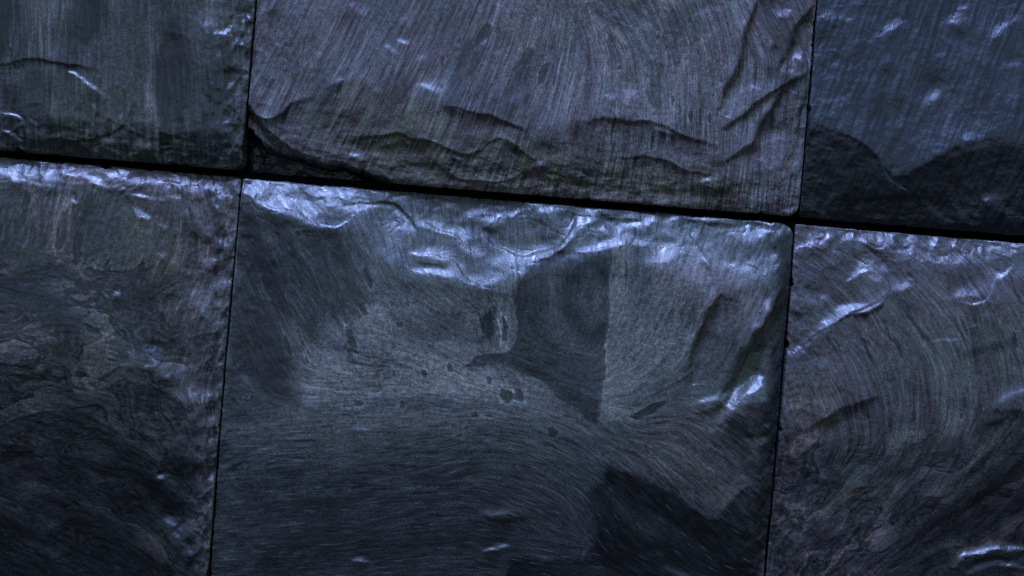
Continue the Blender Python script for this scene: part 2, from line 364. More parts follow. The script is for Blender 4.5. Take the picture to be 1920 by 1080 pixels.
STONES['LM'] = dict(
    rect=(-522, 519, -165, 800), corner=(6, 26, 8, 8), seed=53, lift=0, tex=(0.6, 0.2),
    flow=[(470, 420, 125, 50), (520, 520, 115, 60), (600, 480, 118, 50), (520, 680, 108, 40), (600, 610, 112, 40), (560, 380, 150, 30), (720, 460, 110, 40), (850, 420, 95, 60), (1000, 420, 92, 60), (800, 620, 150, 60), (650, 760, 178, 90), (500, 900, 8, 80),
          (760, 840, 4, 70), (860, 870, 25, 30), (960, 840, 165, 50), (880, 835, 20, 30), (1050, 880, 150, 40), (1105, 960, 122, 26), (1030, 1050, 172, 30), (925, 960, 162, 30), (1010, 960, 158, 26), (950, 1060, 172, 30), (1020, 720, 160, 40), (1180, 830, 145, 50), (1300, 850, 140, 60), (1330, 780, 150, 40),
          (1230, 720, 30, 50), (1250, 560, 70, 70), (1400, 560, 65, 60), (1190, 480, 92, 40), (500, 1020, 2, 80), (750, 1000, 5, 70), (930, 600, 85, 25), (1240, 800, 28, 25)],
    up=[
        ([(452, 350), (600, 356), (760, 366), (900, 376)], 7, 0.35), ([(940, 372), (1060, 382), (1140, 390)], 6, 0.4), ([(1150, 396), (1300, 404), (1460, 418)], 7, 0.3),
        ([(456, 360), (500, 381), (545, 398), (585, 414), (622, 426), (640, 418)], 8, 0.85), ([(470, 350), (540, 366), (600, 380), (650, 372)], 14, 0.45), ([(600, 352), (640, 380), (700, 400)], 9, 0.35),
        ([(560, 360), (590, 372), (612, 366)], 3, -0.7), ([(640, 384), (690, 379), (723, 377), (752, 392), (770, 410), (784, 432)], 2.4, -1.0), ([(636, 390), (690, 386), (720, 385), (745, 400), (762, 420), (770, 440)], 4, 0.9),
        ([(722, 376), (730, 365), (745, 355)], 2.5, -0.6), ([(745, 372), (790, 380), (812, 392)], 12, 0.5), ([(795, 362), (818, 380), (835, 384)], 3, -0.6), ([(770, 408), (820, 431), (857, 444), (874, 464), (898, 482)], 8, 1.0),
        ([(800, 428), (835, 440), (858, 448)], 2.2, -1.0), ([(851, 414), (880, 408), (907, 405), (948, 412)], 6, 0.85), ([(888, 408), (915, 404), (948, 411)], 1.8, -0.8), ([(905, 425), (925, 428), (945, 420)], 6, -0.5),
        ([(837, 400), (840, 396)], 8, 0.6), ([(880, 390), (930, 380), (950, 372)], 9, 0.35), ([(904, 434), (938, 468), (973, 479), (1023, 473), (1058, 452), (1078, 425), (1080, 402)], 6.5, 1.0),
        ([(978, 494), (1025, 487), (1060, 465), (1086, 440)], 3, -0.8), ([(935, 487), (958, 490), (985, 492), (1020, 492), (1048, 478)], 6, 0.75), ([(955, 410), (975, 395), (985, 382)], 3.5, 0.7), ([(985, 383), (1000, 392), (1040, 390), (1070, 395)], 6, 0.55),
        ([(766, 476), (797, 476), (837, 484), (853, 506), (880, 520), (908, 540)], 7.5, 1.0), ([(757, 502), (790, 512), (827, 513), (857, 517), (907, 537)], 5, 1.0), ([(775, 490), (800, 498), (835, 497)], 4, -0.5), ([(838, 488), (856, 508), (872, 518)], 1.8, -0.9),
        ([(710, 405), (714, 450), (722, 487), (733, 518)], 13, 0.42), ([(730, 400), (760, 440), (765, 470)], 12, 0.25), ([(925, 498), (955, 502), (990, 508)], 13, 0.6), ([(910, 530), (935, 530), (958, 545)], 10, 0.5),
        ([(1080, 423), (1110, 415), (1133, 420), (1155, 438), (1187, 453), (1213, 450), (1240, 436), (1275, 446)], 5.5, 0.9), ([(1080, 466), (1113, 464), (1150, 457), (1182, 454)], 6, 0.95), ([(1085, 440), (1120, 442), (1145, 440)], 6, -0.2),
        ([(1072, 394), (1100, 398), (1120, 408)], 14, 0.55), ([(1105, 424), (1130, 410), (1160, 408)], 2.2, -0.8), ([(1120, 390), (1135, 400), (1150, 402)], 2.5, -0.7), ([(1150, 408), (1180, 412), (1205, 415)], 2, -0.6), ([(1205, 440), (1215, 420), (1240, 412), (1255, 420)], 6, 0.6),
        ([(1225, 450), (1240, 480), (1260, 490)], 12, 0.4), ([(1262, 430), (1290, 470), (1300, 520)], 12, 0.4),
        ([(1278, 420), (1300, 447), (1320, 484), (1345, 500), (1368, 500)], 8, 0.9), ([(1285, 392), (1293, 437), (1313, 473), (1330, 510), (1345, 548)], 3.2, -0.7), ([(1300, 520), (1320, 540), (1345, 550)], 10, 0.45),
        ([(1380, 425), (1405, 440), (1428, 455)], 13, 0.6), ([(1340, 415), (1370, 412), (1400, 420)], 9, 0.4), ([(1345, 500), (1370, 520), (1392, 540)], 12, 0.5), ([(1388, 490), (1410, 500), (1430, 525), (1448, 540)], 8, 0.55), ([(1388, 492), (1408, 494), (1430, 512), (1446, 532)], 2.2, -0.7),
        ([(1285, 410), (1340, 418), (1400, 416), (1450, 424)], 2.2, -0.8), ([(1290, 400), (1360, 406), (1440, 412)], 3, 0.5), ([(1447, 430), (1455, 450), (1452, 480)], 5, -0.6), ([(1465, 415), (1470, 440)], 7, 0.4),
        ([(1430, 575), (1455, 570)], 9, 0.35), ([(1340, 600), (1350, 640)], 12, 0.15), ([(1405, 708), (1425, 718), (1432, 706)], 8, 0.55),
        ([(1347, 547), (1327, 587), (1310, 627), (1295, 677), (1291, 716)], 5, -0.5), ([(1462, 545), (1440, 593), (1413, 627), (1388, 673), (1371, 710), (1345, 748)], 6.5, -0.85),
        ([(1303, 753), (1338, 748), (1360, 735), (1371, 712)], 5, 1.2), ([(1375, 722), (1372, 745), (1358, 762)], 4, 0.9), ([(1343, 796), (1362, 770), (1382, 748)], 5, 1.1), ([(1375, 752), (1400, 728), (1434, 704)], 6, 1.1), ([(1400, 742), (1420, 728), (1438, 722)], 4, 0.8), ([(1330, 810), (1345, 800)], 4, 0.5), ([(1300, 770), (1340, 762), (1365, 740)], 4, -0.5),
        ([(1395, 752), (1398, 800), (1410, 820)], 4, -0.7), ([(1418, 826), (1426, 834)], 6, 0.8), ([(1432, 790), (1436, 800)], 4, 0.8), ([(1300, 705), (1310, 690)], 5, 0.3), ([(1360, 790), (1350, 830)], 4, -0.4), ([(1385, 890), (1400, 900)], 4, 0.4),
        ([(752, 722), (742, 760), (735, 782)], 2.6, 0.6), ([(655, 800), (675, 803), (692, 806)], 4, 0.55), ([(905, 825), (920, 827)], 4, 0.4), ([(895, 968), (930, 962), (972, 955)], 6, 0.42), ([(875, 898), (895, 914)], 7, 0.3),
        ([(905, 1034), (930, 1030), (958, 1025)], 3.8, 1.2), ([(658, 1048), (675, 1048), (692, 1052)], 3.8, 0.9), ([(1246, 1062), (1265, 1072), (1290, 1088)], 4, 0.5), ([(1020, 660), (1022, 672)], 5, 0.15), ([(1118, 590), (1130, 600)], 8, 0.15),
        ([(480, 420), (520, 480), (560, 560)], 26, -0.12), ([(905, 970), (940, 975), (985, 970)], 5, -0.3), ([(1135, 870), (1150, 900)], 6, -0.2),
        ([(455, 352), (458, 366)], 4, -0.5), ([(1290, 640), (1300, 620)], 5, 0.2),
    ],
    side=[([(1347, 547), (1327, 587), (1310, 627), (1295, 677), (1291, 716)], 6, -0.8), ([(1335, 540), (1310, 590), (1290, 640)], 10, 0.25), ([(1462, 545), (1440, 593), (1413, 627), (1388, 673), (1371, 710), (1345, 748)], 9, -1.0),
          ([(1478, 430), (1468, 560), (1455, 700), (1436, 900), (1420, 1100)], 15, -1.0), ([(966, 400), (967, 470), (968, 550), (966, 650)], 3, -0.3), ([(458, 370), (446, 560), (430, 760), (406, 1060)], 12, -0.3), ([(1397, 752), (1398, 815)], 3, -0.7)],
    facets=[([(452, 330), (1490, 425), (1470, 500), (1380, 545), (1290, 520), (1150, 470), (1000, 510), (910, 540), (750, 520), (700, 430), (640, 420), (560, 400), (450, 350)], 12, 0.31, 0),
            ([(985, 500), (1150, 440), (1148, 600), (1118, 795), (960, 690), (968, 560)], 6, -0.06, 0.03),
            ([(400, 840), (1440, 820), (1440, 1150), (360, 1150)], 170, -0.24, 0), ([(1330, 975), (1400, 905), (1450, 912), (1440, 1040)], 3, -0.16, -0.1), ([(1375, 750), (1440, 755), (1430, 905), (1400, 905), (1345, 850)], 8, -0.12, -0.12),
            ([(1395, 755), (1440, 752), (1436, 822), (1405, 818)], 3, -0.2, -0.2), ([(1400, 625), (1462, 545), (1455, 710), (1385, 700)], 8, -0.14, -0.1)],
    steps=[([(455, 360), (500, 381), (560, 402), (622, 426), (650, 415), (690, 385)], 1.8, -3.0, 30), ([(766, 476), (837, 484), (880, 520), (912, 542), (960, 548)], 2, -3.5, 30), ([(773, 408), (857, 444), (900, 482)], 2, -3, 25),
           ([(904, 434), (938, 468), (1000, 480), (1058, 452), (1082, 405)], 2, -3.5, 20), ([(1278, 420), (1300, 447), (1320, 484), (1370, 502)], 2, -3, 30), ([(870, 683), (900, 664), (955, 658)], 1.3, -1.6, 20), ([(1120, 792), (1250, 905), (1335, 978), (1402, 905)], 1.3, 1.6, 30)],
    rough=(1.3, 0.6),
)
STONES['LM']['steps'] += [([(904, 434), (938, 468), (973, 479), (1023, 473), (1058, 452), (1080, 405)], 1.2, -6, 30), ([(1462, 545), (1440, 593), (1413, 627), (1388, 673), (1371, 710), (1345, 748)], 3, -14, 45), ([(1347, 547), (1327, 587), (1310, 627), (1295, 677), (1291, 716)], 3, -8, 35)]
STONES['LM']['up'] += [([(1000, 415), (1025, 418), (1050, 412)], 24, -0.30), ([(1440, 560), (1415, 600), (1385, 650)], 7, 0.35)]
STONES['UM']['steps'] += [([(1423, -10), (1397, 73), (1383, 133), (1363, 173), (1348, 212)], 3, -9, 40), ([(1527, 10), (1500, 47), (1480, 100), (1460, 130)], 3, -9, 30), ([(1467, 167), (1447, 207), (1427, 240), (1413, 267), (1387, 287), (1355, 305)], 3, -10, 35), ([(1507, 140), (1457, 168), (1413, 198), (1353, 247)], 3, -7, 30)]
STONES['LR'] = dict(
    rect=(521.5, 1572, -165, 800), corner=(5, 8, 8, 8), seed=67, lift=-7, tex=(0.75, 0.9),
    flow=[(1520, 480, 155, 50), (1540, 600, 138, 60), (1640, 600, 128, 60), (1700, 520, 140, 50), (1800, 600, 118, 60), (1900, 640, 105, 50), (1560, 760, 112, 60), (1750, 780, 95, 80), (1880, 560, 118, 40),
          (1500, 900, 88, 50), (1620, 930, 40, 70), (1780, 880, 55, 60), (1880, 900, 48, 80), (1700, 1040, 38, 90), (1900, 1040, 25, 60), (1560, 1000, 50, 60), (1880, 460, 160, 40)],
    up=[
        ([(1492, 434), (1600, 442), (1700, 452), (1800, 460), (1960, 470)], 8, 0.5), ([(1508, 448), (1525, 452), (1545, 450), (1567, 436), (1595, 432)], 4, 0.9), ([(1500, 462), (1530, 458), (1560, 458)], 4, 0.5),
        ([(1530, 448), (1550, 442), (1565, 434)], 1.6, -0.7), ([(1560, 462), (1580, 483), (1607, 495), (1632, 497)], 3.5, 0.8), ([(1566, 460), (1588, 482), (1612, 490)], 1.6, -0.6),
        ([(1573, 458), (1607, 447), (1647, 450), (1690, 457), (1747, 448)], 7, 0.75), ([(1605, 456), (1645, 466), (1690, 468)], 2.2, -0.7), ([(1630, 462), (1665, 470), (1690, 472), (1710, 462), (1750, 449)], 3.5, 0.8), ([(1690, 466), (1720, 455), (1752, 446)], 2, -0.9),
        ([(1583, 527), (1613, 511), (1640, 503), (1664, 504)], 6, 0.85), ([(1613, 480), (1647, 493), (1672, 508)], 6, 0.9), ([(1625, 523), (1655, 524), (1668, 536), (1690, 541), (1713, 533)], 7, 0.95), ([(1700, 520), (1715, 525)], 5, 0.5),
        ([(1667, 540), (1647, 563), (1613, 580), (1580, 588), (1540, 620), (1507, 647), (1471, 668)], 7.5, 1.05), ([(1592, 596), (1618, 588), (1645, 570), (1664, 548)], 2.5, -0.8), ([(1530, 556), (1550, 563), (1560, 564)], 3.5, 0.6),
        ([(1710, 470), (1763, 487), (1813, 491), (1850, 484)], 8, 0.6), ([(1770, 470), (1790, 455), (1800, 450)], 7, 0.6), ([(1730, 455), (1760, 470)], 5, 0.4), ([(1800, 478), (1830, 482), (1845, 478)], 9, 0.5), ([(1715, 480), (1740, 485)], 6, 0.6),
        ([(1782, 560), (1808, 552), (1838, 558)], 6, 0.9), ([(1795, 566), (1830, 568), (1850, 562)], 4, 0.7), ([(1840, 555), (1856, 530), (1876, 508)], 13, 0.65), ([(1850, 470), (1853, 492), (1860, 508), (1877, 517), (1895, 500), (1903, 480)], 2.6, 0.8), ([(1848, 468), (1850, 490), (1856, 506)], 2, -0.5),
        ([(1880, 465), (1900, 470)], 10, 0.5), ([(1910, 455), (1940, 470)], 12, 0.5), ([(1874, 540), (1868, 570)], 9, 0.4), ([(1745, 640), (1765, 636), (1793, 636)], 3, 0.5), ([(1820, 608), (1832, 609)], 3, 0.5), ([(1745, 565), (1760, 590), (1800, 590)], 10, 0.2), ([(1860, 585), (1850, 600)], 8, 0.25),
        ([(1472, 680), (1520, 684), (1570, 690)], 14, 0.16), ([(1500, 810), (1547, 783), (1600, 757), (1645, 746)], 6, -0.6), ([(1485, 590), (1500, 580), (1530, 574)], 6, -0.3), ([(1480, 838), (1500, 828)], 6, -0.3),
        ([(1852, 765), (1880, 742), (1925, 726)], 9, 0.45), ([(1862, 775), (1900, 768), (1930, 780)], 5, -0.4), ([(1800, 1068), (1806, 1048), (1820, 1040), (1865, 1033), (1930, 1029)], 5, 0.85), ([(1815, 1075), (1845, 1066), (1868, 1062), (1925, 1068)], 5, 0.85), ([(1700, 1070), (1750, 1035), (1810, 1020)], 10, 0.15),
        ([(1585, 935), (1600, 925)], 4, 0.3), ([(1560, 870), (1600, 885)], 9, 0.12), ([(1740, 1000), (1830, 930), (1930, 850)], 7, -0.35), ([(1840, 800), (1890, 780)], 6, -0.3), ([(1830, 1052), (1900, 1048)], 6, -0.5), ([(1790, 660), (1850, 650), (1920, 625)], 8, -0.2),
    ],
    side=[([(1878, 560), (1868, 640), (1876, 700)], 5, -0.25), ([(1490, 450), (1478, 620), (1462, 760), (1445, 1000)], 10, 0.3)],
    facets=[([(1480, 425), (2100, 480), (2100, 530), (1900, 520), (1760, 500), (1600, 470), (1490, 452)], 8, 0.2, 0), ([(1490, 450), (1640, 470), (1660, 545), (1560, 600), (1475, 660)], 8, 0.06, 0.05),
            ([(1440, 830), (2100, 700), (2100, 1150), (1430, 1150)], 120, -0.28, 0)],
    steps=[([(1583, 528), (1640, 504), (1666, 540), (1613, 580), (1540, 622), (1471, 670)], 2, -3.5, 35), ([(1560, 460), (1607, 496), (1635, 498)], 1.6, -2, 20), ([(1782, 562), (1840, 565), (1878, 506)], 2, -2.5, 25), ([(1800, 1068), (1815, 1042), (1930, 1029)], 2, -3, 20)],
    rough=(2.0, 1.3),
)

# colours of the bare stone (linear reflectance)
BLUE = (0.080, 0.094, 0.100); PURP = (0.118, 0.094, 0.104); GREEN = (0.076, 0.088, 0.078); DARK = (0.020, 0.022, 0.024)
PALE = (0.155, 0.165, 0.155); INK = (0.007, 0.008, 0.010); BROWN = (0.100, 0.080, 0.068); NAVY = (0.028, 0.035, 0.040); OLIVE = (0.095, 0.098, 0.056)
PAINT = dict(
    UL=dict(base=(0.054, 0.062, 0.055), alt=(0.066, 0.070, 0.072), k=0.5, patches=[
        (DARK, 0.8, [(150, -80), (200, -80), (198, 40), (170, 90), (146, 70)], 6), (DARK, 0.85, [(-100, -60), (45, -60), (30, 60), (0, 125), (-100, 180)], 12), (DARK, 0.9, [(292, 130), (310, 60), (330, 30), (350, 60), (360, 170), (340, 290), (300, 290)], 7),
        (PURP, 0.4, [(268, -60), (290, -60), (300, 290), (280, 290)], 10), (PALE, 0.25, [(60, -60), (140, -60), (135, 110), (60, 110)], 10), (PALE, 0.22, [(375, -60), (460, -60), (450, 120), (400, 140)], 14), (DARK, 0.5, [(10, 170), (80, 130), (100, 160), (85, 240), (10, 250)], 7),
        (NAVY, 0.5, [(395, 60), (440, 90), (440, 290), (380, 290)], 12), (OLIVE, 0.25, [(120, 150), (280, 170), (380, 290), (100, 280)], 40)],
        eyes=[(239, 181, 5, 12, 0), (209, 240, 7, 22, 3), (162, 250, 4, 20, 0), (97, 180, 5, 26, -8), (40, 30, 5, 30, -15), (25, 105, 5, 30, -15), (265, 258, 7, 5, 0)]),
    UM=dict(base=PURP, alt=BLUE, k=0.85, patches=[
        (INK, 1.0, [(430, 232), (466, 246), (490, 275), (530, 292), (600, 309), (655, 320), (715, 338), (740, 380), (430, 380)], 4),  # INK here paints the shade inside the broken corner
        (PALE, 0.30, [(820, -60), (1420, -60), (1370, 200), (1200, 220), (950, 150)], 60), (GREEN, 0.5, [(1160, -60), (1350, -60), (1310, 90), (1250, 70), (1170, 30)], 18), (BROWN, 0.4, [(960, 0), (1010, 10), (1000, 110), (960, 100)], 14),
        (BROWN, 0.5, [(1425, 40), (1460, 40), (1462, 95), (1425, 90)], 8), (DARK, 0.35, [(1420, -60), (1530, -60), (1510, 200), (1470, 200), (1430, 60)], 25), (OLIVE, 0.5, [(560, 220), (680, 160), (1000, 270), (1400, 330), (1400, 400), (700, 330)], 30),  # OLIVE paints in light bounced up from below onto the ledges
        (DARK, 0.45, [(870, 80), (905, 60), (880, 150), (850, 230), (830, 200)], 9), (DARK, 0.4, [(960, 120), (1000, 100), (985, 190), (940, 230)], 8), (DARK, 0.45, [(1215, 115), (1245, 115), (1240, 215), (1215, 190)], 5), (PALE, 0.25, [(1140, 230), (1180, 230), (1160, 340), (1120, 340)], 8)],
        eyes=[(1020, 137, 9, 24, 24), (1039, 157, 3, 11, 12), (1234, 70, 4, 8, 0), (1160, 128, 4, 5, 0), (829, 118, 2.5, 12, 14), (816, 128, 2, 9, 14), (770, 255, 2, 12, 12), (1260, 190, 3, 12, 8), (1293, 220, 5, 12, 6), (1328, 225, 5, 10, 5), (1352, 150, 3, 11, 8), (907, 65, 12, 26, 28), (985, 110, 10, 26, 25), (1150, 245, 3, 30, 10)]),
    UR=dict(base=(0.020, 0.029, 0.040), alt=(0.034, 0.044, 0.054), k=0.9, patches=[((0.016, 0.019, 0.018), 0.6, [(1480, 240), (1563, 250), (1633, 290), (1675, 334), (1747, 300), (1863, 257), (2000, 290), (2000, 470), (1480, 420)], 14)], eyes=[]),  # dark patch paints extra shade over the facet that faces down
    LL=dict(base=(0.058, 0.066, 0.060), alt=(0.066, 0.062, 0.058), k=0.5, patches=[
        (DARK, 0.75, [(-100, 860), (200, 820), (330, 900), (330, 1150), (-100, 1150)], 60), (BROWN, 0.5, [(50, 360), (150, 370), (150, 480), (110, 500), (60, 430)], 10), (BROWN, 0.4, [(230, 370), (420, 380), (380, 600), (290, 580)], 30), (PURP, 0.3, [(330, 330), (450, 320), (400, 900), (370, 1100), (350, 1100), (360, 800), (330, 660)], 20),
        (NAVY, 0.6, [(310, 860), (385, 760), (370, 1100), (310, 990)], 16), (PURP, 0.5, [(-100, 290), (440, 320), (440, 370), (-100, 340)], 12), ((0.09, 0.085, 0.078), 0.2, [(210, 635), (245, 620), (255, 690), (215, 705)], 6), (OLIVE, 0.35, [(200, 380), (300, 420), (360, 520), (300, 560)], 24)],
        eyes=[(52, 390, 8, 36, 5), (120, 430, 12, 45, 8), (150, 465, 10, 36, 8), (200, 520, 10, 36, 14), (268, 510, 9, 22, 8), (12, 530, 12, 20, 0), (232, 650, 22, 36, 10), (60, 685, 26, 14, 0), (80, 850, 2, 2, 0)]),
    LM=dict(base=BLUE, alt=GREEN, k=0.75, patches=[
        ((0.110, 0.122, 0.112), 0.6, [(560, 560), (1160, 600), (1140, 850), (560, 860)], 100),
        (PALE, 0.55, [(560, 560), (700, 540), (880, 560), (960, 640), (1000, 700), (930, 760), (650, 790), (560, 740)], 60), (DARK, 0.75, [(445, 365), (520, 385), (600, 480), (640, 600), (590, 640), (540, 600), (560, 760), (420, 790)], 22),
        (DARK, 0.5, [(560, 400), (650, 420), (700, 560), (660, 620), (590, 500)], 22), ((0.030, 0.036, 0.040), 0.88, [(985, 500), (1050, 470), (1150, 455), (1147, 520), (1140, 620), (1128, 740), (1118, 797), (1060, 757), (1000, 705), (930, 684), (865, 686), (902, 662), (957, 657), (966, 600), (969, 540)], 2.5),
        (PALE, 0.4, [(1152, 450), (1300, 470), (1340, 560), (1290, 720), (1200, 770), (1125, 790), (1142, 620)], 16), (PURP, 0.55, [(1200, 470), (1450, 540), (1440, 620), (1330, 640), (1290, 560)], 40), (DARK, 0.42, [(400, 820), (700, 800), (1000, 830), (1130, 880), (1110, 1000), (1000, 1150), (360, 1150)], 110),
        (INK, 1.0, [(1095, 925), (1130, 905), (1140, 872), (1190, 885), (1260, 922), (1335, 978), (1420, 1000), (1430, 1150), (930, 1150), (960, 1050), (1040, 1052), (1105, 1045), (1122, 1000), (1112, 960)], 9), (BROWN, 0.5, [(1120, 800), (1180, 830), (1290, 750), (1420, 760), (1430, 905), (1400, 905), (1335, 977), (1262, 922), (1190, 870)], 9),
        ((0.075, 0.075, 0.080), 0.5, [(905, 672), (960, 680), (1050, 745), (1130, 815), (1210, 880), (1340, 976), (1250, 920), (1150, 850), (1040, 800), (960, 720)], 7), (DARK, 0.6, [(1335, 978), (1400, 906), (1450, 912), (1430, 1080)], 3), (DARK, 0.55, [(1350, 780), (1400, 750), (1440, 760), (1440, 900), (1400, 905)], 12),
        (DARK, 0.75, [(1456, 440), (1500, 430), (1470, 760), (1440, 1100), (1412, 1100), (1432, 760)], 7), (DARK, 0.5, [(900, 590), (925, 585), (930, 640), (905, 640)], 6), (NAVY, 0.5, [(730, 590), (860, 580), (880, 640), (760, 640)], 20), (PALE, 0.4, [(925, 560), (955, 555), (965, 600), (963, 650), (945, 655), (935, 600)], 5), (GREEN, 0.5, [(700, 420), (900, 480), (880, 560), (740, 540)], 30),  # first DARK patch paints shade along the edge that faces right
        (PURP, 0.2, [(1000, 880), (1110, 950), (1100, 1040), (980, 1030), (930, 950)], 22)],
        eyes=[(797, 700, 6, 10, -25), (845, 690, 6, 10, -15), (813, 699, 2.5, 4, 0), (948, 740, 13, 17, -20), (972, 742, 10, 14, -15), (1037, 810, 10, 10, 0), (754, 757, 6, 9, -15), (674, 756, 8, 7, -10), (917, 712, 5, 9, 0), (893, 780, 10, 4, 0), (920, 780, 9, 3, 0), (1215, 768, 34, 10, -28),
              (492, 670, 6, 22, -18), (463, 748, 3, 8, -5), (452, 747, 3, 7, -5), (471, 746, 2.5, 9, -5), (438, 752, 4, 7, -5), (682, 580, 7, 16, -22), (660, 640, 8, 28, -25), (540, 650, 6, 22, -22), (916, 610, 14, 30, -6), (945, 620, 6, 26, -4), (578, 674, 3, 10, -18), (750, 608, 8, 6, 0), (690, 520, 6, 26, -22), (1173, 515, 4, 26, 0), (1230, 618, 5, 4, 0), (1117, 660, 3, 5, 0), (768, 568, 4, 7, -10)]),
    LR=dict(base=(0.090, 0.074, 0.082), alt=(0.064, 0.076, 0.080), k=0.9, patches=[
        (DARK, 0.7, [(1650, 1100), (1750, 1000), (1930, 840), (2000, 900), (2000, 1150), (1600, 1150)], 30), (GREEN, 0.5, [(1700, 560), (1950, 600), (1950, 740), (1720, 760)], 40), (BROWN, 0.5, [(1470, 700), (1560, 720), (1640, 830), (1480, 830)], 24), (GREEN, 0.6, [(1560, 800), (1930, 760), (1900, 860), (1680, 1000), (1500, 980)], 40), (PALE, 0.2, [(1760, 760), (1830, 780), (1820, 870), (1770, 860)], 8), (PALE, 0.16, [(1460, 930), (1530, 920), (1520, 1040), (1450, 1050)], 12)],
        eyes=[(1568, 648, 3, 20, -22), (1625, 660, 4, 26, -22), (1680, 650, 4, 24, -20), (1727, 630, 3, 16, -10), (1805, 610, 4, 22, -22), (1900, 640, 5, 18, -10), (1893, 675, 3, 14, -8), (1800, 780, 3, 6, 0), (1640, 600, 3, 22, -25), (1700, 575, 3, 20, -22)]),
)

PAINT['LM']['lines'] = [
    ([(640, 886), (700, 886), (760, 878), (850, 866)], 1.8, 0.25), ([(950, 962), (975, 976), (1000, 986)], 1.6, 0.2), ([(560, 900), (680, 905), (800, 880), (880, 862), (960, 880)], 1.3, 1.7), ([(430, 940), (560, 950), (690, 940), (800, 905), (880, 880)], 1.3, 1.6),
    ([(420, 990), (540, 985), (700, 975), (800, 930)], 1.3, 1.6), ([(410, 1050), (520, 1045), (640, 1038)], 1.3, 1.6), ([(470, 850), (600, 840), (760, 830), (900, 815)], 1.4, 1.5), ([(415, 860), (470, 850), (560, 820)], 1.4, 1.5), ([(700, 862), (820, 842), (950, 850), (1060, 880)], 1.6, 0.5),
    ([(640, 800), (760, 812), (900, 826), (1000, 822)], 2.5, 0.6), ([(966, 395), (965, 470), (966, 548)], 2.2, 1.5), ([(958, 548), (966, 590), (964, 640), (952, 655), (940, 640)], 1.5, 1.9), ([(945, 556), (935, 600), (938, 650), (925, 656), (905, 645)], 1.5, 1.8), ([(925, 565), (950, 600), (955, 640)], 1.3, 1.8),
    ([(862, 688), (880, 680), (905, 676), (950, 688), (985, 712), (1030, 745)], 2.5, 1.7), ([(800, 665), (830, 675), (845, 670)], 1.4, 0.4), ([(1148, 455), (1143, 600), (1126, 760)], 1.6, 1.4), ([(1125, 790), (1190, 770), (1240, 745)], 1.6, 1.5),
    ([(1140, 830), (1230, 860), (1310, 930)], 1.4, 1.6), ([(1165, 815), (1260, 850), (1330, 900)], 1.3, 1.6), ([(1185, 800), (1280, 815), (1360, 850)], 1.3, 1.5), ([(1200, 785), (1290, 780), (1340, 760)], 1.3, 1.5), ([(1160, 826), (1240, 880), (1330, 965)], 1.3, 1.5),
    ([(980, 850), (1050, 875), (1110, 910)], 1.2, 1.8), ([(1000, 880), (1060, 905), (1100, 940)], 1.2, 1.7), ([(900, 950), (960, 1000), (1060, 1050)], 1.3, 1.5), ([(920, 1000), (1000, 1040), (1080, 1050), (1120, 1010), (1110, 960)], 1.6, 1.6), ([(470, 470), (500, 560), (540, 640)], 1.6, 1.7), ([(540, 420), (590, 520), (620, 610)], 1.8, 1.6),
    ([(480, 430), (530, 540), (555, 620)], 1.4, 1.7), ([(590, 440), (640, 560), (665, 640)], 3, 0.5), ([(650, 420), (690, 510), (720, 560)], 4, 0.5), ([(620, 560), (640, 620), (670, 690)], 5, 0.5), ([(640, 430), (655, 470), (680, 520)], 1.6, 1.7), ([(510, 600), (540, 670), (550, 700)], 5, 0.55)]
PAINT['LL']['lines'] = [
    ([(50, 370), (56, 420), (70, 455)], 1.6, 1.6), ([(104, 400), (105, 470), (125, 492), (148, 484), (150, 440)], 1.6, 1.6), ([(152, 440), (152, 500), (166, 515), (190, 490), (215, 455)], 1.6, 1.5), ([(150, 540), (190, 520), (215, 480), (240, 466), (250, 480)], 1.8, 0.5), ([(0, 495), (40, 512), (100, 505), (150, 530), (200, 535)], 3, 0.5),
    ([(258, 500), (262, 530), (280, 535), (295, 500), (315, 440)], 1.6, 1.6), ([(275, 560), (285, 585), (320, 580), (365, 568)], 2.2, 1.5), ([(180, 560), (183, 595)], 1.6, 1.9), ([(0, 560), (60, 555), (120, 570), (180, 565), (240, 590)], 2.2, 0.5), ([(0, 610), (60, 620), (130, 610), (190, 640)], 3, 0.45), ([(0, 640), (80, 650), (160, 635), (200, 660)], 2.6, 0.5),
    ([(0, 690), (30, 672), (70, 665), (98, 690), (90, 715), (40, 715)], 2, 0.5), ([(195, 690), (205, 640), (235, 615), (262, 640), (270, 690)], 2, 0.45), ([(215, 640), (240, 622), (256, 660), (255, 700)], 1.5, 1.6), ([(0, 735), (100, 730), (180, 745), (260, 790)], 3, 0.5), ([(60, 760), (140, 790), (210, 830), (260, 880)], 3.5, 0.45), ([(0, 800), (100, 805), (190, 850)], 3, 0.5), ([(270, 800), (310, 850), (350, 900)], 2, 0.4),
    ([(0, 700), (80, 745), (160, 750)], 1.6, 1.5), ([(200, 930), (230, 950), (255, 975)], 2, 0.5), ([(415, 340), (408, 520), (400, 700), (380, 1080)], 2.5, 0.6), ([(425, 360), (420, 520), (410, 700), (392, 1000)], 4, 1.35)]
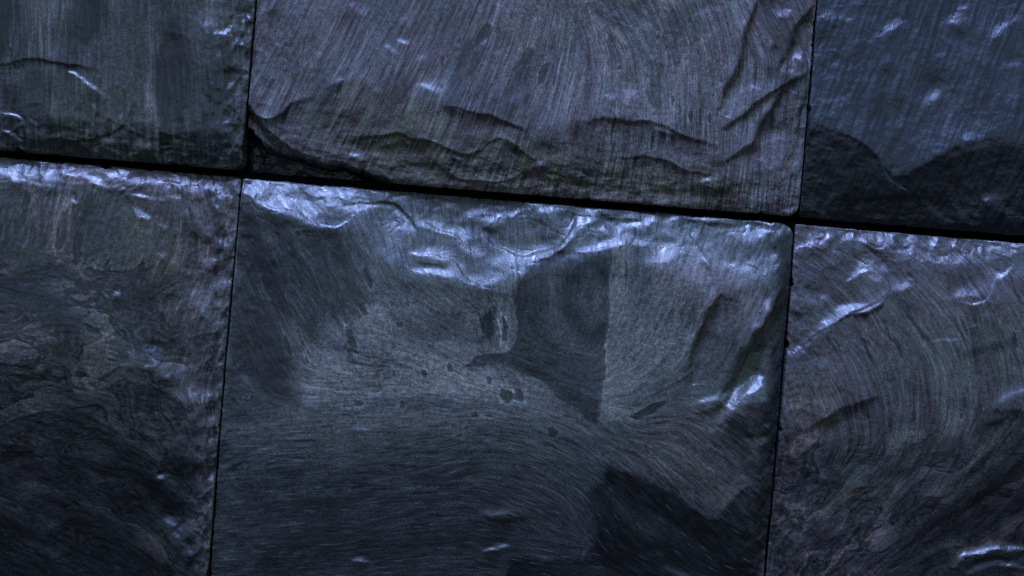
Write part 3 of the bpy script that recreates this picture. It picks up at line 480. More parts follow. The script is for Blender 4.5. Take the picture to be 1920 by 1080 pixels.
PAINT['LR']['lines'] = [
    ([(1500, 495), (1560, 520), (1600, 560)], 1.6, 0.5), ([(1495, 530), (1560, 560), (1620, 620)], 1.8, 0.5), ([(1590, 600), (1620, 650), (1640, 690)], 3, 0.35), ([(1640, 580), (1670, 630), (1690, 670)], 2.6, 0.35), ([(1670, 550), (1705, 600), (1735, 640)], 2.4, 0.4), ([(1540, 620), (1560, 650), (1575, 675)], 2.4, 0.4), ([(1690, 560), (1720, 600)], 2, 0.4), ([(1600, 470), (1660, 500), (1720, 550)], 1.8, 0.5),
    ([(1780, 590), (1800, 620), (1815, 645)], 2.2, 0.4), ([(1640, 495), (1700, 530), (1750, 590)], 1.5, 1.5), ([(1610, 600), (1650, 680), (1660, 740)], 1.6, 1.5), ([(1560, 640), (1600, 720), (1610, 790)], 1.6, 1.4), ([(1890, 620), (1900, 660), (1908, 690)], 4, 0.4), ([(1880, 480), (1900, 540), (1915, 600)], 2.5, 0.5), ([(1500, 560), (1545, 590), (1580, 640)], 1.4, 0.5), ([(1520, 680), (1545, 740), (1560, 790)], 1.8, 0.6),
    ([(1930, 760), (1860, 850), (1780, 920), (1680, 1000)], 5, 0.45), ([(1930, 800), (1880, 870), (1790, 950), (1700, 1030)], 6, 0.4), ([(1930, 900), (1820, 980), (1700, 1060)], 7, 0.4), ([(1560, 960), (1640, 900), (1740, 870)], 4, 0.5), ([(1520, 1030), (1600, 1000), (1680, 940)], 4, 0.5), ([(1500, 900), (1560, 870), (1650, 860)], 3, 0.55)]
PAINT['UM']['lines'] = [
    ([(700, 60), (675, 110), (655, 160)], 1.4, 0.5), ([(590, 40), (560, 110), (530, 190)], 1.4, 0.6), ([(770, 180), (755, 215), (745, 250)], 2, 0.4), ([(640, 180), (610, 240), (590, 300)], 2, 0.5), ([(935, 30), (915, 90), (870, 170), (850, 250)], 1.6, 1.4), ([(1025, 110), (1000, 170), (985, 250)], 1.5, 1.4), ([(1160, 10), (1210, 30), (1250, 80)], 3, 0.5), ([(1100, 0), (1140, 40), (1190, 60)], 3, 0.5), ([(1220, 0), (1260, 20), (1290, 70)], 3, 0.5),
    ([(1120, 210), (1105, 260), (1090, 330)], 3, 0.5), ([(1215, 230), (1190, 300), (1180, 350)], 2.5, 0.55), ([(820, 130), (790, 200), (770, 270)], 2.5, 0.6), ([(1140, 30), (1145, 80), (1150, 160)], 2, 0.6), ([(995, 180), (975, 250), (965, 330)], 3, 0.55), ([(1290, 190), (1283, 240), (1278, 300)], 2, 0.55)]
PAINT['UL']['lines'] = [([(40, 20), (30, 80), (10, 130)], 2.5, 0.45), ([(30, 0), (34, 40), (22, 90)], 1.5, 1.5), ([(275, 20), (280, 90), (290, 170)], 3, 1.35), ([(100, 150), (98, 190), (90, 240)], 2.5, 0.5), ([(350, 20), (375, 60), (390, 130)], 2.5, 1.4), ([(310, 180), (308, 240), (305, 290)], 3, 0.5), ([(345, 190), (350, 250)], 2.5, 0.6), ([(20, 160), (15, 210)], 3, 0.5)]

# ------------------------------------------------------------------ material
def slate_material(name, bump, fine):
    m = bpy.data.materials.new(name); m.use_nodes = True
    nt = m.node_tree; N = nt.nodes; L = nt.links
    bs = N["Principled BSDF"]
    at = N.new("ShaderNodeAttribute"); at.attribute_name = "mineral"
    gl = N.new("ShaderNodeAttribute"); gl.attribute_name = "polish"
    tc = N.new("ShaderNodeTexCoord")
    n1 = N.new("ShaderNodeTexNoise"); n1.inputs["Scale"].default_value = 1100; n1.inputs["Detail"].default_value = 3; n1.inputs["Roughness"].default_value = 0.7
    L.new(tc.outputs["Object"], n1.inputs["Vector"])
    r1 = N.new("ShaderNodeMapRange"); r1.inputs[1].default_value = 0.3; r1.inputs[2].default_value = 0.7; r1.inputs[3].default_value = 0.48; r1.inputs[4].default_value = 1.52
    L.new(n1.outputs["Fac"], r1.inputs[0])
    mx = N.new("ShaderNodeVectorMath"); mx.operation = 'SCALE'
    L.new(at.outputs["Color"], mx.inputs[0]); L.new(r1.outputs[0], mx.inputs["Scale"])
    # mica flecks
    vo = N.new("ShaderNodeTexVoronoi"); vo.inputs["Scale"].default_value = 420; vo.inputs["Randomness"].default_value = 1.0
    L.new(tc.outputs["Object"], vo.inputs["Vector"])
    fl = N.new("ShaderNodeMapRange"); fl.inputs[1].default_value = 0.0; fl.inputs[2].default_value = 0.19; fl.inputs[3].default_value = 1.0; fl.inputs[4].default_value = 0.0
    L.new(vo.outputs["Distance"], fl.inputs[0])
    se = N.new("ShaderNodeSeparateColor"); L.new(vo.outputs["Color"], se.inputs[0])
    gt = N.new("ShaderNodeMath"); gt.operation = 'GREATER_THAN'; gt.inputs[1].default_value = 0.82; L.new(se.outputs[0], gt.inputs[0])
    ff = N.new("ShaderNodeMath"); ff.operation = 'MULTIPLY'; L.new(fl.outputs[0], ff.inputs[0]); L.new(gt.outputs[0], ff.inputs[1])
    f2 = N.new("ShaderNodeMath"); f2.operation = 'MULTIPLY'; f2.inputs[1].default_value = 0.45; L.new(ff.outputs[0], f2.inputs[0])
    mc = N.new("ShaderNodeMix"); mc.data_type = 'RGBA'; mc.inputs["B"].default_value = (0.16, 0.18, 0.19, 1)
    L.new(f2.outputs[0], mc.inputs["Factor"]); L.new(mx.outputs[0], mc.inputs["A"])
    L.new(mc.outputs["Result"], bs.inputs["Base Color"])
    # gloss: slate that is slightly damp and worn
    n2 = N.new("ShaderNodeTexNoise"); n2.inputs["Scale"].default_value = 120; n2.inputs["Detail"].default_value = 5
    L.new(tc.outputs["Object"], n2.inputs["Vector"])
    rr = N.new("ShaderNodeMapRange"); rr.inputs[1].default_value = 0.3; rr.inputs[2].default_value = 0.7; rr.inputs[3].default_value = -0.06; rr.inputs[4].default_value = 0.06
    L.new(n2.outputs["Fac"], rr.inputs[0])
    ad = N.new("ShaderNodeMath"); ad.operation = 'ADD'; L.new(gl.outputs["Fac"], ad.inputs[0]); L.new(rr.outputs[0], ad.inputs[1])
    L.new(ad.outputs[0], bs.inputs["Roughness"])
    bs.inputs["Specular IOR Level"].default_value = 0.85
    bs.inputs["IOR"].default_value = 1.5
    # finest relief
    n3 = N.new("ShaderNodeTexNoise"); n3.inputs["Scale"].default_value = 700; n3.inputs["Detail"].default_value = 4; n3.inputs["Roughness"].default_value = 0.65
    mp = N.new("ShaderNodeMapping"); mp.inputs["Scale"].default_value = (1.0, 1.0, 0.45)
    L.new(tc.outputs["Object"], mp.inputs["Vector"]); L.new(mp.outputs[0], n3.inputs["Vector"])
    bp = N.new("ShaderNodeBump"); bp.inputs["Strength"].default_value = bump; bp.inputs["Distance"].default_value = fine
    L.new(n3.outputs["Fac"], bp.inputs["Height"]); L.new(bp.outputs[0], bs.inputs["Normal"])
    return m

# ------------------------------------------------------------------ build a stone
def sample(F, arr, X, Y):
    """bilinear look-up; beyond the raster the surface goes on mirrored"""
    a, b, c, d = F.core
    def mir(v, lo, hi, el, eh):
        v = np.where((v < lo) & (not el), 2 * lo - v, v); v = np.where((v > hi) & (not eh), 2 * hi - v, v)
        return v
    s0, s1, t0, t1 = F.rect
    X = mir(X, a, b, s0 >= -1030, s1 <= 1030); Y = mir(Y, c, d, t0 >= -650, t1 <= 650)
    fx = np.clip((X - F.a) / STEP, 0, F.nx - 1.001); fy = np.clip((Y - F.c) / STEP, 0, F.ny - 1.001)
    i = fx.astype(np.int32); j = fy.astype(np.int32); u = fx - i; v = fy - j
    if arr.ndim == 3: u = u[..., None]; v = v[..., None]
    return (arr[j, i] * (1 - u) + arr[j, i + 1] * u) * (1 - v) + (arr[j + 1, i] * (1 - u) + arr[j + 1, i + 1] * u) * v

def axis(lo, hi, f):
    a = [max(lo, -f)]
    n = int(round((min(hi, f) - a[0]) / STEP)); mid = list(np.linspace(a[0], min(hi, f), n + 1))
    left = []; x = mid[0]; st = 3.0
    while x - st > lo + st and lo < -f: x -= st; left.append(x); st = min(st * 1.25, 14)
    if lo < -f: left.append(lo)
    right = []; x = mid[-1]; st = 3.0
    while x + st < hi - st and hi > f: x += st; right.append(x); st = min(st * 1.25, 14)
    if hi > f: right.append(hi)
    return np.array(left[::-1] + mid + right)

def build_stone(key, parent, label):
    D = STONES[key]; P = PAINT[key]; sd = D['seed']
    F = Field(*D['rect'], sd); X, Y = F.X, F.Y
    F.flow(D['flow'])
    rng = np.random.RandomState(sd)
    # ---- streaks along the bedding
    wn = rng.rand(F.ny, F.nx).astype(np.float32)
    spots = (rng.rand(F.ny, F.nx) > (0.9985 if key in ('LR', 'UM') else 0.9965)).astype(np.float32); spots = blur(spots, 2)
    mid = nrm(fbm(X, Y, 8, 2, sd + 9)).astype(np.float32)
    big = nrm(fbm(X, Y, 42, 2, sd + 19)).astype(np.float32)
    l_f, l_s, l_m = F.lic([wn, spots, mid], {'LM': 12, 'LL': 12}.get(key, 26))
    l_b, = F.lic([big], 60, 1.6)
    l_v, = F.lic([wn], 7)
    f_f, f_m, f_b, f_v = nrm(l_f), nrm(l_m), nrm(l_b), nrm(l_v); f_s = np.clip(nrm(l_s), 0, 4)
    # ---- folded bedding: lens-shaped inclusions with dark seams, laid along the flow
    streak, lens = D['tex']
    wa = 14 if key == 'LL' else 24
    wx = X + wa * fbm(X, Y, 95, 2, sd + 61); wy = Y + wa * fbm(X, Y, 95, 2, sd + 71)
    horiz = np.abs(F.dx); sx = 15 + 22 * horiz ** 2; sy = 15 + 22 * (1 - horiz ** 2)
    if key == 'LL': lx, ly = wx, wy - 0.0009 * np.maximum(F.U - 60, 0) ** 2 * sst(700, 800, F.V); sx0, sy0 = 78, 34
    elif key == 'LR': lx, ly = (wx - wy) * 0.707, (wx + wy) * 0.707; sx0, sy0 = 60, 22
    elif key == 'LM': lx, ly = wx, wy; sx0, sy0 = 40, 18
    else: lx, ly = wx, wy; sx0, sy0 = 18, 34
    asx = sx0 / sy0
    ax1, ay1 = (lx / asx, ly) if sx0 > sy0 else (lx, ly * sx0 / sy0)
    wlb = min(sx0, sy0) * 1.7
    b1 = fbm(ax1, ay1, wlb, 1, sd + 101) + 0.16 * fbm(ax1, ay1, wlb * 0.35, 2, sd + 103)
    b2 = fbm(ax1 + 50, ay1, wlb * 0.42, 1, sd + 102) + 0.12 * fbm(ax1, ay1, wlb * 0.2, 1, sd + 104)
    tn = fbm(ax1, ay1, wlb * 0.9, 1, sd + 105)
    contour = np.abs(np.sin(9 * (fbm(wx, wy, 75, 3, sd + 81) + 0.05 * f_m)))
    vein = 1 - sst(0.0, 0.30, contour)
    if key == 'UM': lm = np.exp(-((F.U - 1180) / 240) ** 2 - ((F.V + 10) / 130) ** 2) + 0.25 * np.exp(-((F.U - 1300) / 160) ** 2 - ((F.V - 150) / 110) ** 2)
    elif key == 'LL': lm = sst(460, 530, F.V + 30 * fbm(X, Y, 90, 2, 5)) * (0.4 + 0.6 * sst(380, 300, F.U))
    elif key == 'LR': lm = sst(760, 860, F.V - 0.05 * F.U + 80)
    elif key == 'LM': lm = 0.5 * np.exp(-((F.U - 1240) / 140) ** 2 - ((F.V - 600) / 120) ** 2) + 0.35 * np.exp(-((F.U - 760) / 160) ** 2 - ((F.V - 690) / 70) ** 2)
    elif key == 'UL': lm = 0.25 + 0 * X
    else: lm = 0.05 + 0 * X
    lm = np.clip(lm, 0, 1) * lens
    # ---- colour
    base = np.array(P['base'], np.float32); alt = np.array(P['alt'], np.float32)
    mixv = np.clip(0.5 + 0.55 * f_b * 0.6 + 0.35 * f_m, 0, 1)[..., None] * P['k']
    C = base * (1 - mixv) + alt * mixv
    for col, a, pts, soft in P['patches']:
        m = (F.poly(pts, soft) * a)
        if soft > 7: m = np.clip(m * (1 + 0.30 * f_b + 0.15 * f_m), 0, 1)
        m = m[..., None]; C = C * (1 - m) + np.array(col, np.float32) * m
    sm = sst(-0.9, 0.9, nrm(fbm(X, Y, 120, 3, sd + 63)) + 0.3)
    if key == 'LM':
        sm = sm * (1 - 0.85 * np.exp(-((F.U - 790) / 190) ** 2 - ((F.V - 660) / 110) ** 2)) * (1 - 0.75 * np.exp(-((F.U - 1230) / 110) ** 2 - ((F.V - 600) / 150) ** 2))
        sm = sm * (1 - 0.8 * np.exp(-((F.U - 1060) / 90) ** 2 - ((F.V - 620) / 160) ** 2))
    if key == 'LM': sm = sm + 0.6 * sst(720, 900, F.V)
    streak = streak * (1 - 0.75 * lm)
    mott = 0.5 * nrm(fbm(X, Y, 9, 3, sd + 65)) + 0.5 * nrm(fbm(X, Y, 4, 2, sd + 67))
    blot = nrm(fbm(wx, wy, 110, 3, sd + 69))
    val = 1 + streak * (0.25 + 0.85 * sm) * (0.19 * f_f + 0.10 * f_m + 0.12 * f_b) + 0.07 * f_v + (0.13 + 0.12 * (1 - sm)) * mott + 0.10 * blot
    val *= 1 - streak * (0.30 if key in ('LR', 'UM') else 0.16) * sst(0.6, 2.2, f_s) * (1 - lm)
    if key in ('LR', 'UM'):
        sp2 = blur((rng.rand(F.ny, F.nx) > 0.9993).astype(np.float32), 5); fl2, = F.lic([sp2], 12)
        val *= 1 - 0.55 * sst(0.9, 1.8, nrm(fl2)) * (1 - lm) * sst(-0.2, 0.6, fbm(X, Y, 130, 2, sd + 121))
    if key == 'LM':
        fib = (rng.rand(F.ny, F.nx) > 0.996).astype(np.float32); fb, = F.lic([fib], 40)
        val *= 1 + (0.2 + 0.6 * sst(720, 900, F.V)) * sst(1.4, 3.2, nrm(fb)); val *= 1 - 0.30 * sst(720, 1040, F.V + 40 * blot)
    val *= 1 + streak * 0.22 * sst(1.1, 2.4, f_f) - streak * 0.22 * sst(1.0, 2.4, -f_f)
    # paler lenses; the ground mass flows round them in thin wavy laminae
    on1 = sst(0.17, 0.23, b1); off1 = 1 - on1; on2 = sst(0.13, 0.20, b2) * off1
    lam = np.sin(34 * b1 + 5 * tn) * off1 * (1 - on2); lam2 = np.sin(30 * b2 + 3 * tn) * off1 * (1 - on2)
    rim = np.exp(-((b1 - 0.155) / 0.022) ** 2); rim2 = np.exp(-((b2 - 0.115) / 0.03) ** 2) * off1
    tone = (0.56 if key in ('LL', 'LR') else 0.7) + 0.04 * f_m + on1 * (0.48 + 0.8 * tn + 0.07 * f_v) + on2 * (0.30 + 0.7 * tn) + 0.28 * lam + 0.20 * lam2 - 0.42 * rim - 0.34 * rim2
    val *= 1 + lm * (np.maximum(tone, 0.25) - 1)
    cv = 0.5 + tn; seam = rim
    val *= 1 - 0.30 * vein * (0.25 + 0.75 * lm) * (1 - 0.8 * (key == 'UR'))
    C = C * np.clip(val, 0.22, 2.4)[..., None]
    warm = (lm * (cv > 0.72) * (1 - seam))[..., None]
    C = C * (1 + warm * np.array([0.22, 0.05, -0.05], np.float32))
    if key == 'LM':
        rr = np.hypot((F.U - 1105) / 1.0, (F.V - 560) / 1.5) + 6 * fbm(X, Y, 50, 2, 77)
        m = F.poly([(1000, 500), (1150, 455), (1140, 640), (1128, 760), (1010, 690)], 10)
        C = C * (1 + m * (0.35 + 0.5 * np.sin(rr / 9.0) * sst(130, 20, rr)))[..., None]
    # dark seams and lens-shaped eyes with a pale rim
    eyemap = np.zeros_like(X)
    for (u, v, rx, ry, rot) in P['eyes']:
        cx, cy = W((u, v)); a = math.radians(-rot) * -1 - ROLL
        x = F.X + 0.5 * (F.WX - F.X) - cx; y = F.Y + 0.5 * (F.WY - F.Y) - cy
        xr = x * math.cos(a) + y * math.sin(a); yr = -x * math.sin(a) + y * math.cos(a)
        q = np.sqrt((xr / rx) ** 2 + (yr / ry) ** 2) + 0.12 * f_m
        k = (1 - sst(0.75, 1.0, q))[..., None] * (0.55 if rx * ry < 500 else 0.32); C = C * (1 - k) + np.array(DARK) * k * 0.8
        k = 0.6 * np.exp(-((q - 1.12) / (1.6 / min(rx, ry) + 0.05)) ** 2)[..., None]; C = C * (1 + 0.45 * k)
        eyemap += (1 - sst(0.7, 1.05, q))
    for pts, wd, f in P.get('lines', []):
        q = F.line(pts, wd + 3)
        if q is None: continue
        w, d, sd_, fr = q
        e = np.clip(np.sin(fr * np.pi), 0, 1) ** 0.5 * (0.75 + 0.5 * perlin(X[w] / 14, Y[w] / 14, sd + 3))
        C[w] = C[w] * (1 + (f - 1) * (np.exp(-(d / wd) ** 2) * e))[..., None]
    # short pale scratches and flecks
    fleck = (rng.rand(F.ny, F.nx) > 0.9988).astype(np.float32)
    fk, = F.lic([fleck], 5 if key != 'LM' else 7)
    fk = np.clip(fk / (fk.max() * 0.45), 0, 1) * (0.35 if key != 'LM' else (0.3 + 0.7 * sst(700, 830, F.V)))
    C = C * (1 - fk[..., None]) + np.array([0.13, 0.14, 0.145]) * fk[..., None]
    lum = C.mean(-1, keepdims=True); C = C * np.clip(lum / 0.085, 0.05, 6) ** (0.8 if key == 'LL' else 0.5) * np.array([1.10, 1.0, 0.86], np.float32)
    # ---- relief
    for pts, w, a in D['up']:
        if key == 'LL' and a > 0 and pts[0][1] > 430: a *= 1.7; w *= 1.5
        F.stroke(F.S, pts, w * ((1.45 if key == 'LM' else 1.25) if a > 0 and w > 5.5 and pts[0][1] < 650 else 1.0), a * (1.25 if a > 0 else (1.1 if key in ('LM', 'LR', 'LL') else 0.62)))
    for pts, w, a in D['side']: F.stroke(F.T, pts, w, a * (2.1 if abs(a) > 0.55 else 1.3)); F.stroke(F.S, pts, w * 0.8, -0.35 if a < -0.6 and w < 11 else 0.0)
    for pts, soft, a, b in D['facets']:
        m = F.poly(pts, soft); F.S += m * a; F.T += m * b
    for pts, w, a, r in D['steps']: F.step(pts, w * 1.5, a * 0.6, r)
    F.S = np.where(F.S > 0, 0.68 * np.tanh(F.S / 0.68), F.S); F.T = np.tanh(F.T)
    ra, rb = D['rough']
    H = F.solve() + F.H
    edge_s0, edge_s1, edge_t0, edge_t1 = D['rect']
    # rougher hewn towards the edges
    de = np.minimum(np.minimum(X - edge_s0, edge_s1 - X), np.minimum(Y - edge_t0, edge_t1 - Y))
    nearE = np.exp(-np.maximum(de, 0) / 70)
    r1 = 1 - np.abs(fbm(X, Y, 62, 4, sd + 31, 0.45)); r2 = fbm(X, Y, 150, 2, sd + 33)
    H += ra * (0.12 + 1.0 * nearE) * (r1 - 0.7) * 2.0 + 2.6 * r2
    nS = np.exp(-np.maximum(np.minimum(X - edge_s0, edge_s1 - X), 0) / 60); nT = np.exp(-np.maximum(np.minimum(Y - edge_t0, edge_t1 - Y), 0) / 45)
    H += rb * 0.06 * fbm(X, Y, 18, 3, sd + 35) + rb * 0.75 * nS * fbm(X * 1.6 + 0.4 * Y, Y * 0.55, 26, 3, sd + 41) + rb * 0.35 * nT * fbm(X * 0.5, Y * 1.5 + 0.1 * X, 20, 3, sd + 43)
    if key == 'UR': H += 0.9 * fbm(X, Y, 30, 3, sd + 37) + 0.16 * fbm(X, Y, 7, 2, sd + 38)
    if key in ('LM', 'LR', 'LL'):
        dt = Y - edge_t0
        zone = sst(-5, 8, dt) * sst({'LM': 175, 'LR': 120, 'LL': 75}[key], 20, dt + 40 * fbm(X, Y, 140, 2, sd + 111))
        wr = np.abs(fbm(X + 20 * fbm(X, Y, 60, 2, sd + 112), Y * 1.7 + 20 * fbm(X, Y, 60, 2, sd + 113), 62, 3, sd + 114, 0.42))
        H -= zone * 1.2 * np.exp(-wr / 0.10) * sst(-0.6, 0.6, fbm(X, Y, 80, 2, sd + 115))
        H += zone * 3.0 * fbm(X, Y * 1.5, 75, 2, sd + 116)
    if key in ('UM', 'UR', 'UL'):
        zb = sst(190 if key == 'UM' else 90, 10, edge_t1 - Y + 30 * fbm(X, Y, 120, 2, sd + 130))
        te = fbm(X * 0.8, Y * 1.7, 62, 3, sd + 131, 0.45)
        H += zb * (2.2 * (np.floor(te * 3) + sst(0.0, 0.35, te * 3 - np.floor(te * 3))) / 3 + 1.2 * te) * (0.8 if key == 'UM' else 0.6)
    sidez = np.exp(-np.maximum(edge_s1 - X, 0) / 38.0)
    H -= sidez * 3.2 * np.abs(fbm(X * 1.5 + 0.35 * Y, Y * 0.5 - 0.2 * X, 48, 3, sd + 117)) * (2.2 if key in ('LL', 'UL') else 0.9)
    H += streak * (0.05 * f_f + 0.07 * f_m) + 0.035 * f_v
    H += lm * (0.35 * on1 + 0.12 * on2 - 0.2 * rim) - 0.5 * np.clip(eyemap, 0, 1)
    H -= 0.4 * vein * (0.2 + lm)
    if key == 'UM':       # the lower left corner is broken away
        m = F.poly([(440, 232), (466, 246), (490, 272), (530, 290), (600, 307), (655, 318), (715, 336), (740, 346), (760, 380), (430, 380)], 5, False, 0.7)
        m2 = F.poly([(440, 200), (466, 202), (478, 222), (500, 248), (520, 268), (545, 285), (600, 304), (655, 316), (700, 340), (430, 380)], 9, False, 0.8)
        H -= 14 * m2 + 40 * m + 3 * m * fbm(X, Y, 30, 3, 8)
    polish = np.clip(0.385 + 0.06 * f_m + 0.05 * fbm(X, Y, 60, 3, sd + 91) + (0.04 if key == 'UR' else 0), 0.22, 0.8).astype(np.float32)

    # ---- mesh
    xs = axis(edge_s0, edge_s1, 1030); ys = axis(edge_t0, edge_t1, 650)
    GX, GY = np.meshgrid(xs, ys); nx, ny = len(xs), len(ys)
    # outline with small waves and rounded corners (tl, tr, br, bl)
    hw = (edge_s1 - edge_s0) / 2; hh = (edge_t1 - edge_t0) / 2; mx_, my_ = (edge_s1 + edge_s0) / 2, (edge_t1 + edge_t0) / 2
    qx, qy = GX - mx_, GY - my_
    c = D['corner']
    rad = np.where(qx < 0, np.where(qy < 0, c[0], c[3]), np.where(qy < 0, c[1], c[2])).astype(float)
    ax_ = np.abs(qx) - (hw - rad); ay_ = np.abs(qy) - (hh - rad)
    ln = np.hypot(np.maximum(ax_, 0), np.maximum(ay_, 0))
    dist = ln + np.minimum(np.maximum(ax_, ay_), 0) - rad            # <0 inside
    out = dist > 0
    gxn = np.where(ln > 0, np.maximum(ax_, 0) / np.maximum(ln, 1e-6), 0) * np.sign(qx)
    gyn = np.where(ln > 0, np.maximum(ay_, 0) / np.maximum(ln, 1e-6), 0) * np.sign(qy)
    PXx = GX - np.where(out, dist * gxn, 0); PYy = GY - np.where(out, dist * gyn, 0)
    dist = np.minimum(dist, 0)
    near = np.exp(dist / 14.0)
    chip = 12.0 * np.maximum(fbm(GX, GY, 40, 3, sd + 51) - 0.50, 0) + 2.2 * np.maximum(fbm(GX, GY, 9, 2, sd + 52) - 0.3, 0)
    near2 = np.exp(dist / 9.0) * chip
    ex = np.where(hw - np.abs(qx) < hh - np.abs(qy), 1.0, 0.0)
    PXx = PXx + near * 0.5 * fbm(GX, GY, 90, 2, sd + 53) - near2 * ex * np.sign(qx); PYy = PYy + near * 1.2 * fbm(GX, GY, 60, 3, sd + 54) - near2 * (1 - ex) * np.sign(qy)
    Z = sample(F, H, PXx, PYy)
    Rr = np.where(hw - np.abs(qx) < hh - np.abs(qy), 2.6, 4.2)
    k = np.clip(1 + dist / Rr, 0, 1)
    Z = Z + D['lift'] - Rr * (1 - np.sqrt(np.maximum(1 - k * k, 0)))
    Cc = sample(F, C.astype(np.float32), PXx, PYy)
    Pp = sample(F, polish, PXx, PYy)
    # pale bruised arris along the sawn edge
    arr = np.exp(-((dist + 1.5) / 1.6) ** 2)[..., None] * (0.5 + 0.5 * fbm(GX, GY, 20, 2, sd + 55))[..., None]
    Cc = Cc * (1 + 1.0 * np.clip(arr, 0, 1))
    V = np.stack([PXx * PX, -Z * PX, -PYy * PX], -1).reshape(-1, 3)
    idx = np.arange(nx * ny).reshape(ny, nx)
    A = np.stack([idx[:-1, :-1], idx[1:, :-1], idx[1:, 1:], idx[:-1, 1:]], -1).reshape(-1, 4)
    loop = np.concatenate([idx[0, :-1], idx[:-1, -1], idx[-1, :0:-1], idx[:0:-1, 0]])
    n = len(loop); vs = [V]; fs = [A]; prev = loop; colf = Cc.reshape(-1, 3); polf = Pp.ravel(); cols = [colf]; pols = [polf]
    basei = nx * ny
    for dep in (-16, -34, -62):
        ring = V[loop].copy()
        ring[:, 1] = -(dep + 1.5 * perlin(ring[:, 0] / PX / 30, ring[:, 2] / PX / 30, sd - dep)) * PX
        cx_, cz_ = mx_ * PX, -my_ * PX
        ring[:, 0] = np.clip(ring[:, 0], (edge_s0 + 1.5) * PX, (edge_s1 - 1.5) * PX); 
        ring[:, 2] = np.clip(ring[:, 2], (-edge_t1 + 1.5) * PX, (-edge_t0 - 1.5) * PX)
        ring[:, 1] = np.maximum(ring[:, 1], V[loop][:, 1] + 0.0004)
        vs.append(ring); cols.append(colf[loop]); pols.append(polf[loop] * 0 + 0.7)
        cur = basei + np.arange(n); basei += n
        fs.append(np.stack([prev, np.roll(prev, -1), np.roll(cur, -1), cur], -1)); prev = cur
    V = np.concatenate(vs); Fc = np.concatenate(fs)
    me = bpy.data.meshes.new("stone")
    me.vertices.add(len(V)); me.vertices.foreach_set("co", V.astype(np.float32).ravel())
    me.loops.add(len(Fc) * 4); me.loops.foreach_set("vertex_index", Fc.astype(np.int32).ravel())
    me.polygons.add(len(Fc)); me.polygons.foreach_set("loop_start", np.arange(0, len(Fc) * 4, 4, dtype=np.int32))
    me.polygons.foreach_set("use_smooth", np.ones(len(Fc), bool))
    me.update(calc_edges=True)
    ca = me.attributes.new("mineral", 'FLOAT_COLOR', 'POINT')
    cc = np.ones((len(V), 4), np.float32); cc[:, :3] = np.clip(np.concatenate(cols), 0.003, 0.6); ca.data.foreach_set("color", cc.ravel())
    pa = me.attributes.new("polish", 'FLOAT', 'POINT'); pa.data.foreach_set("value", np.concatenate(pols).astype(np.float32))
    me.materials.append(slate_material("slate", 0.55 if key == 'UR' else 0.38, 0.0005))
    ob = bpy.data.objects.new("stone", me); SC.collection.objects.link(ob); ob.parent = parent
    ob["label"] = label
    return ob

wall = bpy.data.objects.new("stone_wall", None); SC.collection.objects.link(wall)
wall["label"] = "wall of six dark blue slate slabs with chiselled edges and tight black joints"
wall["category"] = "wall"; wall["kind"] = "thing"
LABELS = dict(
    UL="dark greenish slab with vertical bands at the top left of the wall",
    UM="wide purplish grey slab with slanting streaks and wavy flaked lower edge, top middle",
    UR="smooth navy blue leathery slab with a dark broken lower facet, top right",
    LL="dark mottled slab of folded lens-shaped inclusions, bottom left",
    LM="large slab with bright scalloped top edge and black mineral patches, bottom middle",
    LR="purplish slab with curved dark streaks and a pale diagonal ridge, bottom right")
for key in ('UL', 'UM', 'UR', 'LL', 'LM', 'LR'):
    build_stone(key, wall, LABELS[key])

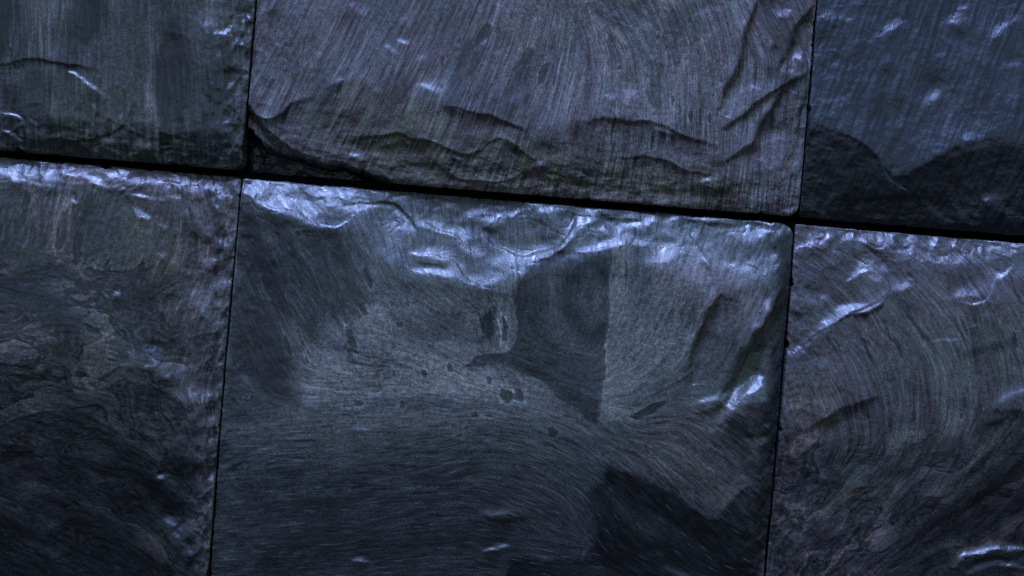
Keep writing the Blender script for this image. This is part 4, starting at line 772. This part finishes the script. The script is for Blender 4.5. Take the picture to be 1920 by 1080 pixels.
# mortar and wall core behind the slabs
def mortar():
    rs = np.random.RandomState(4)
    n = 60
    gx = np.linspace(-0.64, 0.64, n); gz = np.linspace(-0.335, 0.445, n)
    vs = []; fs = []
    for j in range(n):
        for i in range(n):
            vs.append((gx[i], 0.0252 + 0.0012 * rs.rand(), gz[j]))
    for j in range(n - 1):
        for i in range(n - 1):
            a = j * n + i; fs.append((a, a + 1, a + n + 1, a + n))
    b0 = len(vs)
    vs += [(-0.64, 0.16, -0.335), (0.64, 0.16, -0.335), (0.64, 0.16, 0.445), (-0.64, 0.16, 0.445)]
    fs.append((b0 + 3, b0 + 2, b0 + 1, b0))
    bot = [i for i in range(n)]; top = [(n - 1) * n + i for i in range(n)]; lef = [j * n for j in range(n)]; rig = [j * n + n - 1 for j in range(n)]
    fs.append(tuple([b0] + [b0 + 1] + bot[::-1])); fs.append(tuple([b0 + 2, b0 + 3] + top))
    fs.append(tuple([b0 + 3, b0] + lef)); fs.append(tuple([b0 + 1, b0 + 2] + rig[::-1]))
    me = bpy.data.meshes.new("mortar_bed"); me.from_pydata(vs, [], fs); me.update()
    m = bpy.data.materials.new("mortar"); m.use_nodes = True
    nt = m.node_tree; bs = nt.nodes["Principled BSDF"]
    nz = nt.nodes.new("ShaderNodeTexNoise"); nz.inputs["Scale"].default_value = 300
    cr = nt.nodes.new("ShaderNodeValToRGB"); cr.color_ramp.elements[0].color = (0.004, 0.004, 0.004, 1); cr.color_ramp.elements[1].color = (0.014, 0.014, 0.014, 1)
    nt.links.new(nz.outputs["Fac"], cr.inputs[0]); nt.links.new(cr.outputs[0], bs.inputs["Base Color"]); bs.inputs["Roughness"].default_value = 0.95; bs.inputs["Specular IOR Level"].default_value = 0.1
    me.materials.append(m)
    ob = bpy.data.objects.new("mortar_bed", me); SC.collection.objects.link(ob); ob.parent = wall
mortar()

# unseen sheet added below the picture to cut light from underneath
def unseen_ground():
    n = 24; R = [0.0, 0.4, 1, 2.5, 6, 15, 40, 100]
    z0 = -0.334
    vs = [(0, 0, z0)]; fs = []
    for r_ in R[1:]:
        for k in range(n): vs.append((r_ * math.cos(2 * math.pi * k / n), r_ * math.sin(2 * math.pi * k / n), z0))
    for k in range(n): fs.append((0, 1 + k, 1 + (k + 1) % n))
    for q in range(len(R) - 2):
        for k in range(n):
            a = 1 + q * n; b = a + n; fs.append((a + k, b + k, b + (k + 1) % n, a + (k + 1) % n))
    me = bpy.data.meshes.new("ground"); me.from_pydata(vs, [], fs); me.update()
    m = bpy.data.materials.new("ground"); m.use_nodes = True
    nt = m.node_tree; bs = nt.nodes["Principled BSDF"]; bs.inputs["Roughness"].default_value = 0.95; bs.inputs["Specular IOR Level"].default_value = 0.2
    nz = nt.nodes.new("ShaderNodeTexNoise"); nz.inputs["Scale"].default_value = 9; nz.inputs["Detail"].default_value = 8
    cr = nt.nodes.new("ShaderNodeValToRGB"); cr.color_ramp.elements[0].color = (0.016, 0.015, 0.010, 1); cr.color_ramp.elements[1].color = (0.045, 0.043, 0.030, 1)
    tc = nt.nodes.new("ShaderNodeTexCoord"); nt.links.new(tc.outputs["Object"], nz.inputs["Vector"])
    nt.links.new(nz.outputs["Fac"], cr.inputs[0]); nt.links.new(cr.outputs[0], bs.inputs["Base Color"])
    me.materials.append(m)
    ob = bpy.data.objects.new("ground", me); SC.collection.objects.link(ob); ob["kind"] = "structure"
unseen_ground()
